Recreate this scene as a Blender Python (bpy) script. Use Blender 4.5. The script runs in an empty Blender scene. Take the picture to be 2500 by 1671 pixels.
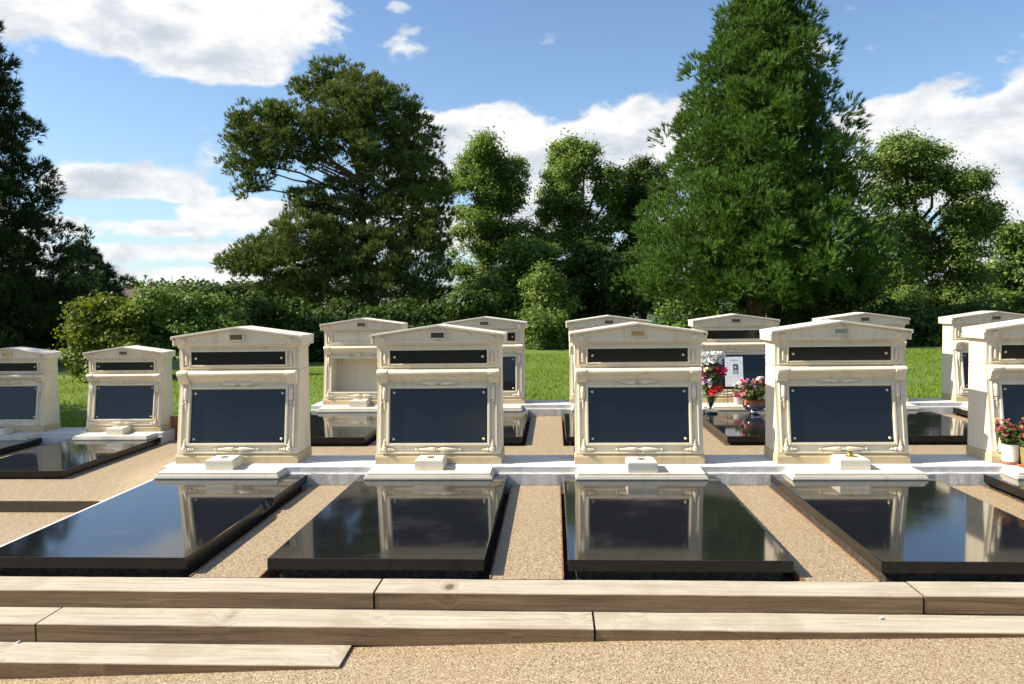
import bpy, bmesh, math, random
import numpy as np
from mathutils import Vector, Matrix

random.seed(7)
rng = np.random.default_rng(7)
R = math.radians
scn = bpy.context.scene
col = scn.collection

# ------------------------------------------------------------------ camera
CAM = np.array([-0.067, -4.612, 1.6025])
YAW, PIT, ROL, FPX = 0.05347, 0.04788, -0.01198, 1944.0
_fw = np.array([-math.sin(YAW) * math.cos(PIT), math.cos(YAW) * math.cos(PIT), -math.sin(PIT)])
_rt = np.array([math.cos(YAW), math.sin(YAW), 0.0])
_up = np.cross(_rt, _fw)
_r2 = _rt * math.cos(ROL) + _up * math.sin(ROL)
_u2 = -_rt * math.sin(ROL) + _up * math.cos(ROL)
cam = bpy.data.cameras.new('camera')
cam.sensor_width = 36.0
cam.lens = FPX / 2500 * 36
cam.clip_end = 3000
cam.clip_start = 0.05
cam.dof.use_dof = True
cam.dof.focus_distance = 7.0
cam.dof.aperture_fstop = 4.0
camo = bpy.data.objects.new('camera', cam)
col.objects.link(camo)
M = Matrix(((_r2[0], _u2[0], -_fw[0], CAM[0]), (_r2[1], _u2[1], -_fw[1], CAM[1]),
            (_r2[2], _u2[2], -_fw[2], CAM[2]), (0, 0, 0, 1)))
camo.matrix_world = M
scn.camera = camo

SC = 1.0656


def view_dir(x, y):
    return _fw + _r2 * (x * SC - 1250) / FPX + _u2 * (835.5 - y * SC) / FPX


def at(x, y, Y):
    d = view_dir(x, y)
    t = (Y - CAM[1]) / d[1]
    return CAM + d * t


# ------------------------------------------------------------------ sun + sky
SUN_EL, SUN_AZ = R(40), R(5)          # from -X, a little from the camera's side
sunv = Vector((-math.cos(SUN_EL) * math.cos(SUN_AZ), -math.cos(SUN_EL) * math.sin(SUN_AZ), math.sin(SUN_EL)))
sl = bpy.data.lights.new('sun', 'SUN')
sl.energy = 5.0
sl.angle = R(0.53)
sl.color = (1.0, 0.92, 0.78)
so = bpy.data.objects.new('sun', sl)
col.objects.link(so)
so.rotation_euler = (-sunv).to_track_quat('-Z', 'Y').to_euler()

scn.view_settings.view_transform = 'Standard'
scn.view_settings.look = 'None'
scn.view_settings.exposure = 0.95
scn.view_settings.gamma = 1.0
scn.view_settings.use_curve_mapping = False
scn.render.engine = 'CYCLES'
scn.cycles.max_bounces = 5
scn.cycles.diffuse_bounces = 3
scn.cycles.glossy_bounces = 3
scn.cycles.transmission_bounces = 4
scn.cycles.transparent_max_bounces = 4
scn.cycles.caustics_reflective = False
scn.cycles.caustics_refractive = False

SKY_STRENGTH = 0.078
world = bpy.data.worlds.new('World')
scn.world = world
world.use_nodes = True
nt = world.node_tree
nt.nodes.clear()


class NT:
    def __init__(self, nt):
        self.nt = nt

    def n(self, typ, **kw):
        nd = self.nt.nodes.new(typ)
        ins = kw.pop('ins', {})
        for k, v in kw.items():
            setattr(nd, k, v)
        for k, v in ins.items():
            self.put(nd.inputs[k], v)
        return nd

    def put(self, sock, v):
        if isinstance(v, bpy.types.NodeSocket):
            self.nt.links.new(v, sock)
        else:
            sock.default_value = v

    def m(self, op, a, b=0.0, c=0.0, clamp=False):
        nd = self.nt.nodes.new('ShaderNodeMath')
        nd.operation = op
        nd.use_clamp = clamp
        for i, v in enumerate((a, b, c)):
            self.put(nd.inputs[i], v)
        return nd.outputs[0]

    def noise(self, vec, scale, detail=4, rough=.55, dist=0.0):
        nd = self.n('ShaderNodeTexNoise', ins={'Scale': scale, 'Detail': detail, 'Roughness': rough, 'Distortion': dist})
        if vec is not None:
            self.put(nd.inputs['Vector'], vec)
        return nd.outputs['Fac']

    def mapr(self, v, a, b, c=0.0, d=1.0, smooth=True):
        nd = self.n('ShaderNodeMapRange', ins={'Value': v, 'From Min': a, 'From Max': b, 'To Min': c, 'To Max': d})
        nd.interpolation_type = 'SMOOTHSTEP' if smooth else 'LINEAR'
        return nd.outputs[0]

    def mix(self, f, a, b, typ='MIX'):
        nd = self.n('ShaderNodeMix', data_type='RGBA', blend_type=typ)
        self.put(nd.inputs['Factor'], f)
        for s, v in (('A', a), ('B', b)):
            sock = [i for i in nd.inputs if i.name == s and i.type == 'RGBA'][0]
            if isinstance(v, tuple) and len(v) == 3:
                v = v + (1,)
            self.put(sock, v)
        return [o for o in nd.outputs if o.type == 'RGBA'][0]

    def ramp(self, f, stops):
        nd = self.n('ShaderNodeValToRGB')
        cr = nd.color_ramp
        while len(cr.elements) < len(stops):
            cr.elements.new(0.5)
        for e, (p, c) in zip(cr.elements, stops):
            e.position = p
            e.color = tuple(c) + (1,)
        self.put(nd.inputs[0], f)
        return nd.outputs[0]


W = NT(nt)
sky = W.n('ShaderNodeTexSky', sky_type='NISHITA', sun_disc=False, sun_elevation=SUN_EL,
          sun_rotation=R(265), altitude=100.0, air_density=1.0, dust_density=0.6, ozone_density=1.6)
tc = W.n('ShaderNodeTexCoord').outputs['Generated']
sep = W.n('ShaderNodeSeparateXYZ', ins={0: tc})
dx, dy, dz = sep.outputs
az = W.m('ARCTAN2', dx, dy)
el = W.m('ARCSINE', dz)


def azel(x, y):
    d = view_dir(x, y)
    return math.atan2(d[0], d[1]), math.atan2(d[2], math.hypot(d[0], d[1]))


# cumulus banks: (centre x, y, half width, half height) as seen, turned into directions of the sky dome
banks = [(330, 60, 330, 105), (470, 150, 170, 55), (120, 30, 190, 60), (620, 20, 170, 75), (95, 118, 45, 28),
         (290, 425, 175, 38), (410, 440, 90, 26), (150, 410, 60, 24), (230, 520, 300, 30, .75), (560, 490, 150, 38), (330, 580, 330, 26, .7),
         (1130, 300, 190, 75), (1370, 330, 250, 100), (1580, 310, 160, 80), (1240, 400, 300, 85),
         (2060, 275, 190, 75), (2290, 330, 200, 110), (2380, 250, 120, 70), (2150, 400, 300, 90), (2330, 470, 180, 60),
         (940, 95, 90, 45, .5), (908, 17, 34, 22, .45), (2250, 600, 300, 45, .75), (1200, 520, 500, 70, .8), (400, 635, 420, 30, .7)]
blob = None
for (bx_, by_, bw, bh, *am) in banks:
    a0, e0 = azel(bx_, by_)
    a1, _ = azel(bx_ + bw, by_)
    _, e1 = azel(bx_, by_ - bh)
    da = W.m('DIVIDE', W.m('SUBTRACT', az, a0), abs(a1 - a0))
    de = W.m('DIVIDE', W.m('SUBTRACT', el, e0), abs(e1 - e0))
    r2 = W.m('ADD', W.m('MULTIPLY', da, da), W.m('MULTIPLY', de, de))
    amp = am[0] if am else (.62 if bw < 90 else 1.0)
    g = W.m('MULTIPLY', W.m('POWER', 2.718, W.m('MULTIPLY', W.m('MULTIPLY', r2, W.m('SQRT', r2)), -.8)), amp)
    blob = g if blob is None else W.m('MAXIMUM', blob, g)
mp = W.n('ShaderNodeMapping', ins={'Vector': tc, 'Scale': (1.0, 1.0, 1.9)}).outputs[0]
nA = W.noise(mp, 8.0, 9, .57, .12)
mp2 = W.n('ShaderNodeMapping', ins={'Vector': tc, 'Scale': (1.0, 1.0, 1.9), 'Location': (0.012, 0.003, -0.030)}).outputs[0]
nB = W.noise(mp2, 8.0, 9, .57, .12)
nBig = W.noise(W.n('ShaderNodeMapping', ins={'Vector': tc, 'Scale': (1, 1, 2.2), 'Location': (3.1, 1.7, .4)}).outputs[0], 2.2, 5, .55)
# away from the picture the broken cloud simply goes on
awayx = W.m('ABSOLUTE', W.m('ADD', az, 0.053))
away = W.m('MAXIMUM', W.mapr(awayx, .62, .95), W.mapr(el, .44, .62))
gen = W.m('MULTIPLY', W.mapr(nBig, .54, .72), away)
cover = W.m('MAXIMUM', blob, gen)
dens0 = W.m('ADD', W.m('MULTIPLY', cover, 1.0), W.m('MULTIPLY', W.m('SUBTRACT', nA, .5), 2.8))
dens = W.mapr(dens0, .30, .60)
shade = W.m('ADD', W.m('MULTIPLY', W.m('SUBTRACT', nB, nA), 3.8), .70, clamp=True)
thick = W.mapr(dens0, .55, 1.25)
lit = W.m('SUBTRACT', shade, W.m('MULTIPLY', thick, .12), clamp=True)
ccol = W.ramp(lit, [(0.0, (4.2, 4.6, 5.1)), (.3, (5.0, 5.3, 5.7)), (.55, (5.9, 6.05, 6.2)), (.8, (6.7, 6.7, 6.65))])
low = W.mapr(el, .0, .30, 1.0, 0.0)
tint = W.mix(1.0, sky.outputs[0], (1.0, 1.10, 1.19), 'MULTIPLY')
skyc = W.mix(W.m('MULTIPLY', low, .30), tint, (3.4, 4.7, 6.0))
skym = W.mix(dens, skyc, ccol)
bg = W.n('ShaderNodeBackground', ins={'Color': skym, 'Strength': SKY_STRENGTH})
wo = W.n('ShaderNodeOutputWorld')
nt.links.new(bg.outputs[0], wo.inputs[0])

# ------------------------------------------------------------------ materials
MATS = {}


def material(name):
    m = bpy.data.materials.new(name)
    m.use_nodes = True
    m.node_tree.nodes.clear()
    N = NT(m.node_tree)
    out = N.n('ShaderNodeOutputMaterial')
    b = N.n('ShaderNodeBsdfPrincipled')
    m.node_tree.links.new(b.outputs[0], out.inputs[0])
    MATS[name] = m
    return m, N, b, out


def objco(N):
    return N.n('ShaderNodeTexCoord').outputs['Object']


def worldco(N):
    return N.n('ShaderNodeNewGeometry').outputs['Position']


def bump(N, b, h, strength, dist):
    nd = N.n('ShaderNodeBump', ins={'Height': h, 'Strength': strength, 'Distance': dist})
    N.put(b.inputs['Normal'], nd.outputs[0])


def mk_stone(name, base, stain, stain_amt=.5):
    m, N, b, o = material(name)
    co = worldco(N)
    n1 = N.noise(co, 3.1, 6, .6)
    n2 = N.noise(co, 38, 4, .6)
    st = N.n('ShaderNodeMapping', ins={'Vector': co, 'Scale': (14, 14, 1.3)}).outputs[0]
    n3 = N.noise(st, 1.0, 5, .6)
    c = N.mix(N.mapr(n1, .35, .75), base, tuple(x * .93 for x in base))
    c = N.mix(N.m('MULTIPLY', N.mapr(n3, .52, .8), stain_amt), c, stain)
    c = N.mix(N.m('MULTIPLY', N.mapr(n2, .55, .85), .22), c, tuple(x * .72 for x in stain))
    n4 = N.noise(co, 11, 7, .7, .4)
    c = N.mix(N.m('MULTIPLY', N.mapr(n4, .60, .72), .30), c, (.33, .29, .21))
    n5 = N.noise(co, 1.1, 5, .6)
    rr_ = N.n('ShaderNodeObjectInfo').outputs['Random']
    c = N.mix(N.m('MULTIPLY', rr_, .10), c, tuple(x * .78 for x in stain))
    c = N.mix(N.m('MULTIPLY', N.mapr(n5, .5, .75), .25), c, stain)
    N.put(b.inputs['Base Color'], c)
    N.put(b.inputs['Roughness'], .62)
    h = N.m('ADD', N.m('MULTIPLY', n2, .6), N.noise(co, 160, 3, .6))
    bump(N, b, h, .18, .004)
    return m


mk_stone('stone', (.79, .70, .525), (.50, .37, .20), .55)
mk_stone('stone_white', (.75, .69, .57), (.44, .34, .20), .45)
mk_stone('stone_bounce', (.60, .465, .265), (.32, .215, .10), .55)  # base course stone, ochre of shade and gravel bounce put into the colour
mk_stone('stone_dirty', (.77, .71, .58), (.36, .29, .19), .8)

m, N, b, o = material('granite')
co = worldco(N)
sp = N.n('ShaderNodeTexVoronoi', ins={'Vector': co, 'Scale': 420.0})
c = N.mix(N.mapr(sp.outputs['Distance'], .0, .35), (.026, .026, .028), (.009, .0095, .0105))
dust = N.noise(co, 2.3, 6, .62)
scr = N.noise(N.n('ShaderNodeMapping', ins={'Vector': co, 'Rotation': (0, 0, .7), 'Scale': (3, 40, 3)}).outputs[0], 2.2, 5, .7, .6)
dm = N.m('MULTIPLY', N.mapr(dust, .5, .78), .35)
sm = N.m('MULTIPLY', N.mapr(scr, .66, .80), N.mapr(dust, .42, .7))
c = N.mix(N.m('MULTIPLY', dm, .16), c, (.30, .29, .27))
c = N.mix(N.m('MULTIPLY', sm, .38), c, (.42, .42, .42))
N.put(b.inputs['Base Color'], c)
N.put(b.inputs['Roughness'], N.m('ADD', .065, N.m('ADD', N.m('MULTIPLY', dm, .22), N.m('MULTIPLY', sm, .3))))
N.put(b.inputs['IOR'], 2.0)
bump(N, b, N.noise(co, 1.7, 2, .5), .035, .02)

m, N, b, o = material('granite_panel')
N.put(b.inputs['Base Color'], (.006, .0065, .008, 1))
co = worldco(N)
N.put(b.inputs['Roughness'], N.m('ADD', .05, N.m('MULTIPLY', N.noise(co, 3, 4, .6), .06)))
N.put(b.inputs['IOR'], 1.5)

m, N, b, o = material('granite_side')
co = worldco(N)
N.put(b.inputs['Base Color'], N.mix(N.mapr(N.noise(co, 9, 5, .65), .4, .8), (.006, .0055, .005), (.014, .012, .009)))
N.put(b.inputs['Roughness'], .22)
N.put(b.inputs['IOR'], 1.38)

m, N, b, o = material('gravel')
co = worldco(N)
v1 = N.n('ShaderNodeTexVoronoi', ins={'Vector': co, 'Scale': 150.0, 'Randomness': 1.0})
cell = N.n('ShaderNodeSeparateColor', ins={0: v1.outputs['Color']}).outputs
c = N.ramp(cell[0], [(0, (.075, .05, .022)), (.14, (.22, .155, .075)), (.3, (.34, .252, .146)), (.6, (.395, .298, .181)), (.85, (.445, .348, .222)), (1, (.62, .54, .40))])
big = N.noise(co, 1.4, 5, .6)
c = N.mix(N.m('MULTIPLY', N.mapr(big, .35, .7), .22), c, (.36, .24, .12))
c = N.mix(N.mapr(v1.outputs['Distance'], .45, .8, 0, .45), c, (.10, .06, .027))
N.put(b.inputs['Base Color'], c)
N.put(b.inputs['Roughness'], .55)
h = N.m('SUBTRACT', 1.0, N.m('MULTIPLY', v1.outputs['Distance'], v1.outputs['Distance']))
h = N.m('ADD', h, N.m('MULTIPLY', cell[1], .35))
bump(N, b, h, .45, .0035)

m, N, b, o = material('wood')
co = objco(N)
geo = N.n('ShaderNodeNewGeometry')
nz = N.n('ShaderNodeSeparateXYZ', ins={0: geo.outputs['Normal']}).outputs[2]
oi = N.n('ShaderNodeObjectInfo').outputs['Random']
off = N.n('ShaderNodeCombineXYZ', ins={0: N.m('MULTIPLY', oi, 37.0), 1: N.m('MULTIPLY', oi, 11.0)}).outputs[0]
cv = N.n('ShaderNodeVectorMath', operation='ADD', ins={0: co, 1: off}).outputs[0]
kv = N.n('ShaderNodeTexVoronoi', ins={'Vector': N.n('ShaderNodeMapping', ins={'Vector': cv, 'Scale': (1, .55, .55)}).outputs[0], 'Scale': 3.0, 'Randomness': 1.0})
knot = N.mapr(kv.outputs['Distance'], .055, .10, 1.0, 0.0)
kwarp = N.mapr(kv.outputs['Distance'], .0, .34, 1.0, 0.0)
gx = N.n('ShaderNodeMapping', ins={'Vector': cv, 'Scale': (1.2, 26, 26)}).outputs[0]
gx2 = N.n('ShaderNodeVectorMath', operation='ADD', ins={0: gx, 1: N.n('ShaderNodeCombineXYZ', ins={1: N.m('MULTIPLY', kwarp, 2.2), 2: N.m('MULTIPLY', kwarp, 2.2)}).outputs[0]}).outputs[0]
gr = N.noise(gx2, 1.3, 6, .62, .8)
fine = N.noise(N.n('ShaderNodeMapping', ins={'Vector': cv, 'Scale': (6, 170, 170)}).outputs[0], 1.0, 4, .6)
saw = N.noise(N.n('ShaderNodeMapping', ins={'Vector': cv, 'Scale': (75, 5, 5)}).outputs[0], 1.0, 3, .6)
blotch = N.noise(cv, 2.4, 5, .6)
raw = N.ramp(gr, [(0.25, (.072, .041, .019)), (.45, (.165, .103, .052)), (.62, (.235, .153, .081)), (.8, (.31, .212, .122))])
raw = N.mix(N.m('MULTIPLY', N.mapr(fine, .5, .75), .35), raw, (.08, .046, .024))
blea = N.ramp(gr, [(0.25, (.27, .222, .16)), (.5, (.42, .367, .28)), (.75, (.53, .48, .39))])
blea = N.mix(N.m('MULTIPLY', N.mapr(blotch, .46, .68), .6), blea, (.32, .26, .18))
blea = N.mix(N.m('MULTIPLY', N.mapr(fine, .58, .8), .3), blea, (.33, .25, .16))
c = N.mix(N.mapr(nz, .55, .9), raw, blea)
crk = N.noise(N.n('ShaderNodeMapping', ins={'Vector': cv, 'Scale': (1.1, 60, 60)}).outputs[0], 1.0, 5, .6, .5)
c = N.mix(N.m('MULTIPLY', N.mapr(crk, .66, .72), .55), c, (.07, .045, .025))
ringk = N.mapr(kv.outputs['Distance'], .09, .2, 1.0, 0.0)
c = N.mix(N.m('MULTIPLY', ringk, .35), c, (.16, .10, .05))
c = N.mix(N.m('MULTIPLY', knot, .8), c, (.075, .04, .018))
N.put(b.inputs['Base Color'], c)
N.put(b.inputs['Roughness'], .8)
hh = N.m('ADD', N.m('MULTIPLY', gr, .5), N.m('ADD', N.m('MULTIPLY', fine, .45), N.m('MULTIPLY', saw, .18)))
bump(N, b, hh, .5, .006)

m, N, b, o = material('concrete')
co = worldco(N)
n1 = N.noise(co, 6, 6, .65)
n2 = N.noise(co, 45, 5, .65)
c = N.mix(N.mapr(n1, .35, .7), (.60, .59, .565), (.53, .522, .50))
c = N.mix(N.m('MULTIPLY', N.mapr(n2, .58, .76), .55), c, (.30, .26, .20))
N.put(b.inputs['Base Color'], c)
N.put(b.inputs['Roughness'], .85)
bump(N, b, N.m('ADD', N.m('MULTIPLY', n1, .4), n2), .45, .008)

m, N, b, o = material('rust')
co = worldco(N)
n1 = N.noise(co, 22, 6, .65)
N.put(b.inputs['Base Color'], N.ramp(n1, [(.3, (.10, .045, .025)), (.55, (.26, .125, .06)), (.75, (.42, .22, .10))]))
N.put(b.inputs['Roughness'], .8)
bump(N, b, n1, .4, .004)

m, N, b, o = material('soil')
co = worldco(N)
n1 = N.noise(co, 30, 6, .7)
N.put(b.inputs['Base Color'], N.mix(N.mapr(n1, .35, .7), (.03, .023, .017), (.10, .075, .052)))
N.put(b.inputs['Roughness'], .95)
bump(N, b, n1, 1, .02)

m, N, b, o = material('pebbles')
ri = N.n('ShaderNodeNewGeometry').outputs['Random Per Island']
N.put(b.inputs['Base Color'], N.ramp(ri, [(0, (.09, .06, .04)), (.4, (.3, .2, .12)), (.8, (.45, .38, .3)), (1, (.7, .68, .64))]))
N.put(b.inputs['Roughness'], .8)

m, N, b, o = material('lawn')
co = worldco(N)
n1 = N.noise(co, .5, 5, .6)
n2 = N.noise(co, 9, 5, .7)
c = N.mix(N.mapr(n1, .35, .65), (.10, .165, .012), (.15, .205, .022))
c = N.mix(N.mapr(n2, .35, .8), c, (.05, .11, .010))
N.put(b.inputs['Base Color'], c)
N.put(b.inputs['Roughness'], .8)
bump(N, b, n2, .9, .05)

m, N, b, o = material('field')
co = worldco(N)
N.put(b.inputs['Base Color'], N.mix(N.noise(co, .25, 5, .6), (.02, .04, .01), (.05, .08, .02)))
N.put(b.inputs['Roughness'], .9)


def mk_leaf(name, dark, mid, light, trans=.35, rough=.5):
    m, N, b, o = material(name)
    ri = N.n('ShaderNodeNewGeometry').outputs['Random Per Island']
    co = worldco(N)
    n = N.noise(co, .9, 4, .6)
    f = N.m('ADD', N.m('MULTIPLY', ri, .55), N.m('MULTIPLY', N.mapr(n, .3, .7), .45))
    c = N.ramp(f, [(0.0, dark), (.5, mid), (1.0, light)])
    N.put(b.inputs['Base Color'], c)
    N.put(b.inputs['Roughness'], rough)
    N.put(b.inputs['Specular IOR Level'], .18)
    t = N.n('ShaderNodeBsdfTranslucent')
    N.put(t.inputs['Color'], N.mix(.5, c, (light[0] * 1.3, light[1] * 1.25, light[2] * .6)))
    mx = N.n('ShaderNodeMixShader', ins={0: trans})
    m.node_tree.links.new(b.outputs[0], mx.inputs[1])
    m.node_tree.links.new(t.outputs[0], mx.inputs[2])
    m.node_tree.links.new(mx.outputs[0], o.inputs[0])
    return m


mk_leaf('needles_redwood', (0.036, 0.080, 0.018), (0.076, 0.155, 0.028), (0.155, 0.25, 0.048), .25)
mk_leaf('needles_pine', (0.045, 0.075, 0.022), (0.099, 0.146, 0.036), (0.188, 0.234, 0.055), .22)
mk_leaf('needles_dark', (0.017, 0.034, 0.011), (0.032, 0.056, 0.015), (0.051, 0.080, 0.022), .2)
mk_leaf('needles_blue', (0.025, 0.048, 0.025), (0.048, 0.080, 0.040), (0.072, 0.111, 0.057), .2)
mk_leaf('leaves_lime', (0.069, 0.129, 0.030), (0.136, 0.218, 0.041), (0.247, 0.328, 0.063), .35)
mk_leaf('leaves_dark', (0.027, 0.053, 0.013), (0.051, 0.092, 0.019), (0.099, 0.147, 0.030), .3)
mk_leaf('leaves_ash', (0.069, 0.121, 0.029), (0.129, 0.199, 0.045), (0.222, 0.292, 0.066), .35)
mk_leaf('leaves_yellow', (0.062, 0.100, 0.013), (0.125, 0.170, 0.022), (0.22, 0.25, 0.034), .35)
mk_leaf('leaves_bush', (0.069, 0.135, 0.026), (0.129, 0.218, 0.044), (0.233, 0.323, 0.075), .3, .55)
mk_leaf('grass_blades', (0.085, 0.150, 0.010), (0.155, 0.235, 0.017), (0.260, 0.325, 0.036), .4)
mk_leaf('leaves_plant', (0.043, 0.072, 0.017), (0.086, 0.122, 0.029), (0.202, 0.216, 0.043), .3)

m, N, b, o = material('bark')
co = worldco(N)
n1 = N.noise(N.n('ShaderNodeMapping', ins={'Vector': co, 'Scale': (9, 9, 1.4)}).outputs[0], 1.2, 6, .65)
N.put(b.inputs['Base Color'], N.ramp(n1, [(.3, (.045, .026, .016)), (.55, (.13, .07, .04)), (.75, (.24, .14, .08))]))
N.put(b.inputs['Roughness'], .9)
bump(N, b, n1, 1, .06)
m, N, b, o = material('bark_grey')
co = worldco(N)
n1 = N.noise(N.n('ShaderNodeMapping', ins={'Vector': co, 'Scale': (8, 8, 2)}).outputs[0], 1.2, 6, .65)
N.put(b.inputs['Base Color'], N.ramp(n1, [(.3, (.03, .024, .018)), (.55, (.075, .058, .042)), (.75, (.13, .105, .08))]))
N.put(b.inputs['Roughness'], .9)


def plain(name, c, rough=.5, metal=0.0, **kw):
    m, N, b, o = material(name)
    co = worldco(N)
    n = N.noise(co, 25, 4, .6)
    N.put(b.inputs['Base Color'], N.mix(N.mapr(n, .35, .7), c, tuple(x * .8 for x in c)))
    N.put(b.inputs['Roughness'], rough)
    N.put(b.inputs['Metallic'], metal)
    for k, v in kw.items():
        N.put(b.inputs[k], v)
    return m


plain('edging_shade', (.085, .068, .045), .9)
plain('stud', (.80, .72, .55), .3, .6)
plain('plate_gold', (.62, .42, .14), .45, .3)
plain('plate_bronze', (.16, .11, .05), .5, .4)
plain('plate_green', (.45, .50, .38), .45, .2)
plain('plate_dark', (.05, .06, .045), .5, .3)
plain('ink', (.12, .05, .015), .6)
plain('ink_dark', (.05, .06, .04), .6)
plain('brass', (.70, .48, .16), .3, .9)
plain('socket_shade', (.05, .045, .04), .8)
plain('pot_white', (.80, .76, .68), .45)
plain('pot_ochre', (.30, .24, .085), .4)
plain('terracotta', (.42, .15, .07), .7)
plain('silver', (.75, .76, .77), .12, 1.0)
plain('petal_white', (.93, .93, .90), .6)
plain('petal_pink', (.80, .26, .34), .6)
plain('petal_magenta', (.68, .05, .14), .6)
plain('petal_red', (.72, .035, .03), .6)
plain('petal_lilac', (.58, .28, .52), .6)
plain('petal_peach', (.82, .42, .26), .6)
plain('petal_cream', (.84, .78, .55), .6)
plain('petal_dustyred', (.42, .10, .09), .6)
plain('card_white', (.80, .82, .85), .4)
plain('card_grey', (.45, .46, .48), .5)
plain('photo_dark', (.04, .045, .05), .35)
plain('brick', (.14, .085, .065), .9)
plain('roof_tile', (.09, .062, .05), .9)
plain('iron', (.03, .03, .03), .5, .5)
plain('glass_dark', (.02, .025, .03), .1)
m, N, b, o = material('glass')
N.put(b.inputs['Base Color'], (.9, .95, .95, 1))
N.put(b.inputs['Roughness'], .03)
N.put(b.inputs['Transmission Weight'], 1.0)
N.put(b.inputs['IOR'], 1.45)


# ------------------------------------------------------------------ mesh helpers
def tag(o, label=None, cat=None, group=None, kind=None):
    if label: o['label'] = label
    if cat: o['category'] = cat
    if group: o['group'] = group
    if kind: o['kind'] = kind
    return o


def link(o, parent=None):
    col.objects.link(o)
    if parent is not None:
        o.parent = parent
    return o


def empty(name, loc=(0, 0, 0), rz=0.0):
    o = bpy.data.objects.new(name, None)
    o.empty_display_size = .1
    o.location = loc
    o.rotation_euler = (0, 0, rz)
    return link(o)


def copy_tree(o, parent=None):
    c = o.copy()
    link(c, parent)
    c.parent = parent
    if parent is not None:
        c.matrix_parent_inverse = o.matrix_parent_inverse.copy()
    for ch in list(o.children):
        copy_tree(ch, c)
    return c


class MB:
    def __init__(self):
        self.bm = bmesh.new()

    def box(self, x0, x1, y0, y1, z0, z1, bev=0.0, mat=None):
        v = [self.bm.verts.new(p) for p in ((x0, y0, z0), (x1, y0, z0), (x1, y1, z0), (x0, y1, z0),
                                            (x0, y0, z1), (x1, y0, z1), (x1, y1, z1), (x0, y1, z1))]
        fs = [(0, 3, 2, 1), (4, 5, 6, 7), (0, 1, 5, 4), (1, 2, 6, 5), (2, 3, 7, 6), (3, 0, 4, 7)]
        F = [self.bm.faces.new([v[i] for i in f]) for f in fs]
        if mat is not None:
            bmesh.ops.transform(self.bm, matrix=mat, verts=v)
        if bev:
            es = list({e for f in F for e in f.edges})
            bmesh.ops.bevel(self.bm, geom=es, offset=bev, segments=2, affect='EDGES', profile=.6)
        return self

    def prism_x(self, prof, x0, x1, bev=0.0):
        """profile of (y, z) extruded along x"""
        a = [self.bm.verts.new((x0, y, z)) for y, z in prof]
        b = [self.bm.verts.new((x1, y, z)) for y, z in prof]
        n = len(prof)
        F = []
        for i in range(n):
            j = (i + 1) % n
            F.append(self.bm.faces.new((a[i], a[j], b[j], b[i])))
        F.append(self.bm.faces.new(a[::-1]))
        F.append(self.bm.faces.new(b))
        if bev:
            es = list({e for f in F for e in f.edges})
            bmesh.ops.bevel(self.bm, geom=es, offset=bev, segments=2, affect='EDGES', profile=.6)
        return self

    def prism_y(self, prof, y0, y1, bev=0.0):
        """profile of (x, z) extruded along y"""
        a = [self.bm.verts.new((x, y0, z)) for x, z in prof]
        b = [self.bm.verts.new((x, y1, z)) for x, z in prof]
        n = len(prof)
        F = []
        for i in range(n):
            j = (i + 1) % n
            F.append(self.bm.faces.new((a[j], a[i], b[i], b[j])))
        F.append(self.bm.faces.new(a))
        F.append(self.bm.faces.new(b[::-1]))
        if bev:
            es = list({e for f in F for e in f.edges})
            bmesh.ops.bevel(self.bm, geom=es, offset=bev, segments=2, affect='EDGES', profile=.6)
        return self

    def lathe(self, prof, seg=12, mat=None):
        """profile of (r, h) round local z; open ends at r = 0 become poles"""
        rings = []
        vs = []
        for r, h in prof:
            if r < 1e-6:
                v = self.bm.verts.new((0, 0, h)); rings.append([v]); vs.append(v)
            else:
                ring = [self.bm.verts.new((r * math.cos(2 * math.pi * i / seg), r * math.sin(2 * math.pi * i / seg), h)) for i in range(seg)]
                rings.append(ring); vs += ring
        for A, B in zip(rings[:-1], rings[1:]):
            for i in range(seg):
                j = (i + 1) % seg
                if len(A) == 1 and len(B) == 1: continue
                if len(A) == 1: self.bm.faces.new((A[0], B[i], B[j]))
                elif len(B) == 1: self.bm.faces.new((A[i], B[0], A[j]))
                else: self.bm.faces.new((A[i], B[i], B[j], A[j]))
        if mat is not None:
            bmesh.ops.transform(self.bm, matrix=mat, verts=vs)
        return self

    def ball(self, r, mat, sx=1, sy=1, sz=1, seg=10):
        pr = [(r * math.sin(math.pi * k / 6), -r * math.cos(math.pi * k / 6)) for k in range(7)]
        pr[0] = (0, -r); pr[-1] = (0, r)
        return self.lathe(pr, seg, mat @ Matrix.Diagonal((sx, sy, sz, 1)))

    def tube(self, pts, rad, seg=8):
        pts = [Vector(p) for p in pts]
        prev = None
        for i, p in enumerate(pts):
            t = (pts[min(i + 1, len(pts) - 1)] - pts[max(i - 1, 0)]).normalized()
            q = t.to_track_quat('Z', 'Y')
            ring = [self.bm.verts.new(p + q @ Vector((rad[i] * math.cos(2 * math.pi * k / seg), rad[i] * math.sin(2 * math.pi * k / seg), 0))) for k in range(seg)]
            if prev:
                for k in range(seg):
                    j = (k + 1) % seg
                    self.bm.faces.new((prev[k], prev[j], ring[j], ring[k]))
            prev = ring
        return self

    def xf(self, mat):
        bmesh.ops.transform(self.bm, matrix=mat, verts=self.bm.verts)
        return self

    def mesh(self, name, mats, smooth=None):
        bmesh.ops.recalc_face_normals(self.bm, faces=self.bm.faces)
        me = bpy.data.meshes.new(name)
        self.bm.to_mesh(me)
        self.bm.free()
        for mt in (mats if isinstance(mats, (list, tuple)) else [mats]):
            me.materials.append(MATS[mt])
        if smooth is not None:
            me.polygons.foreach_set('use_smooth', [True] * len(me.polygons))
            me.set_sharp_from_angle(angle=R(smooth))
        return me

    def build(self, name, mats, parent=None, smooth=None):
        return link(bpy.data.objects.new(name, self.mesh(name, mats, smooth)), parent)


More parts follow.
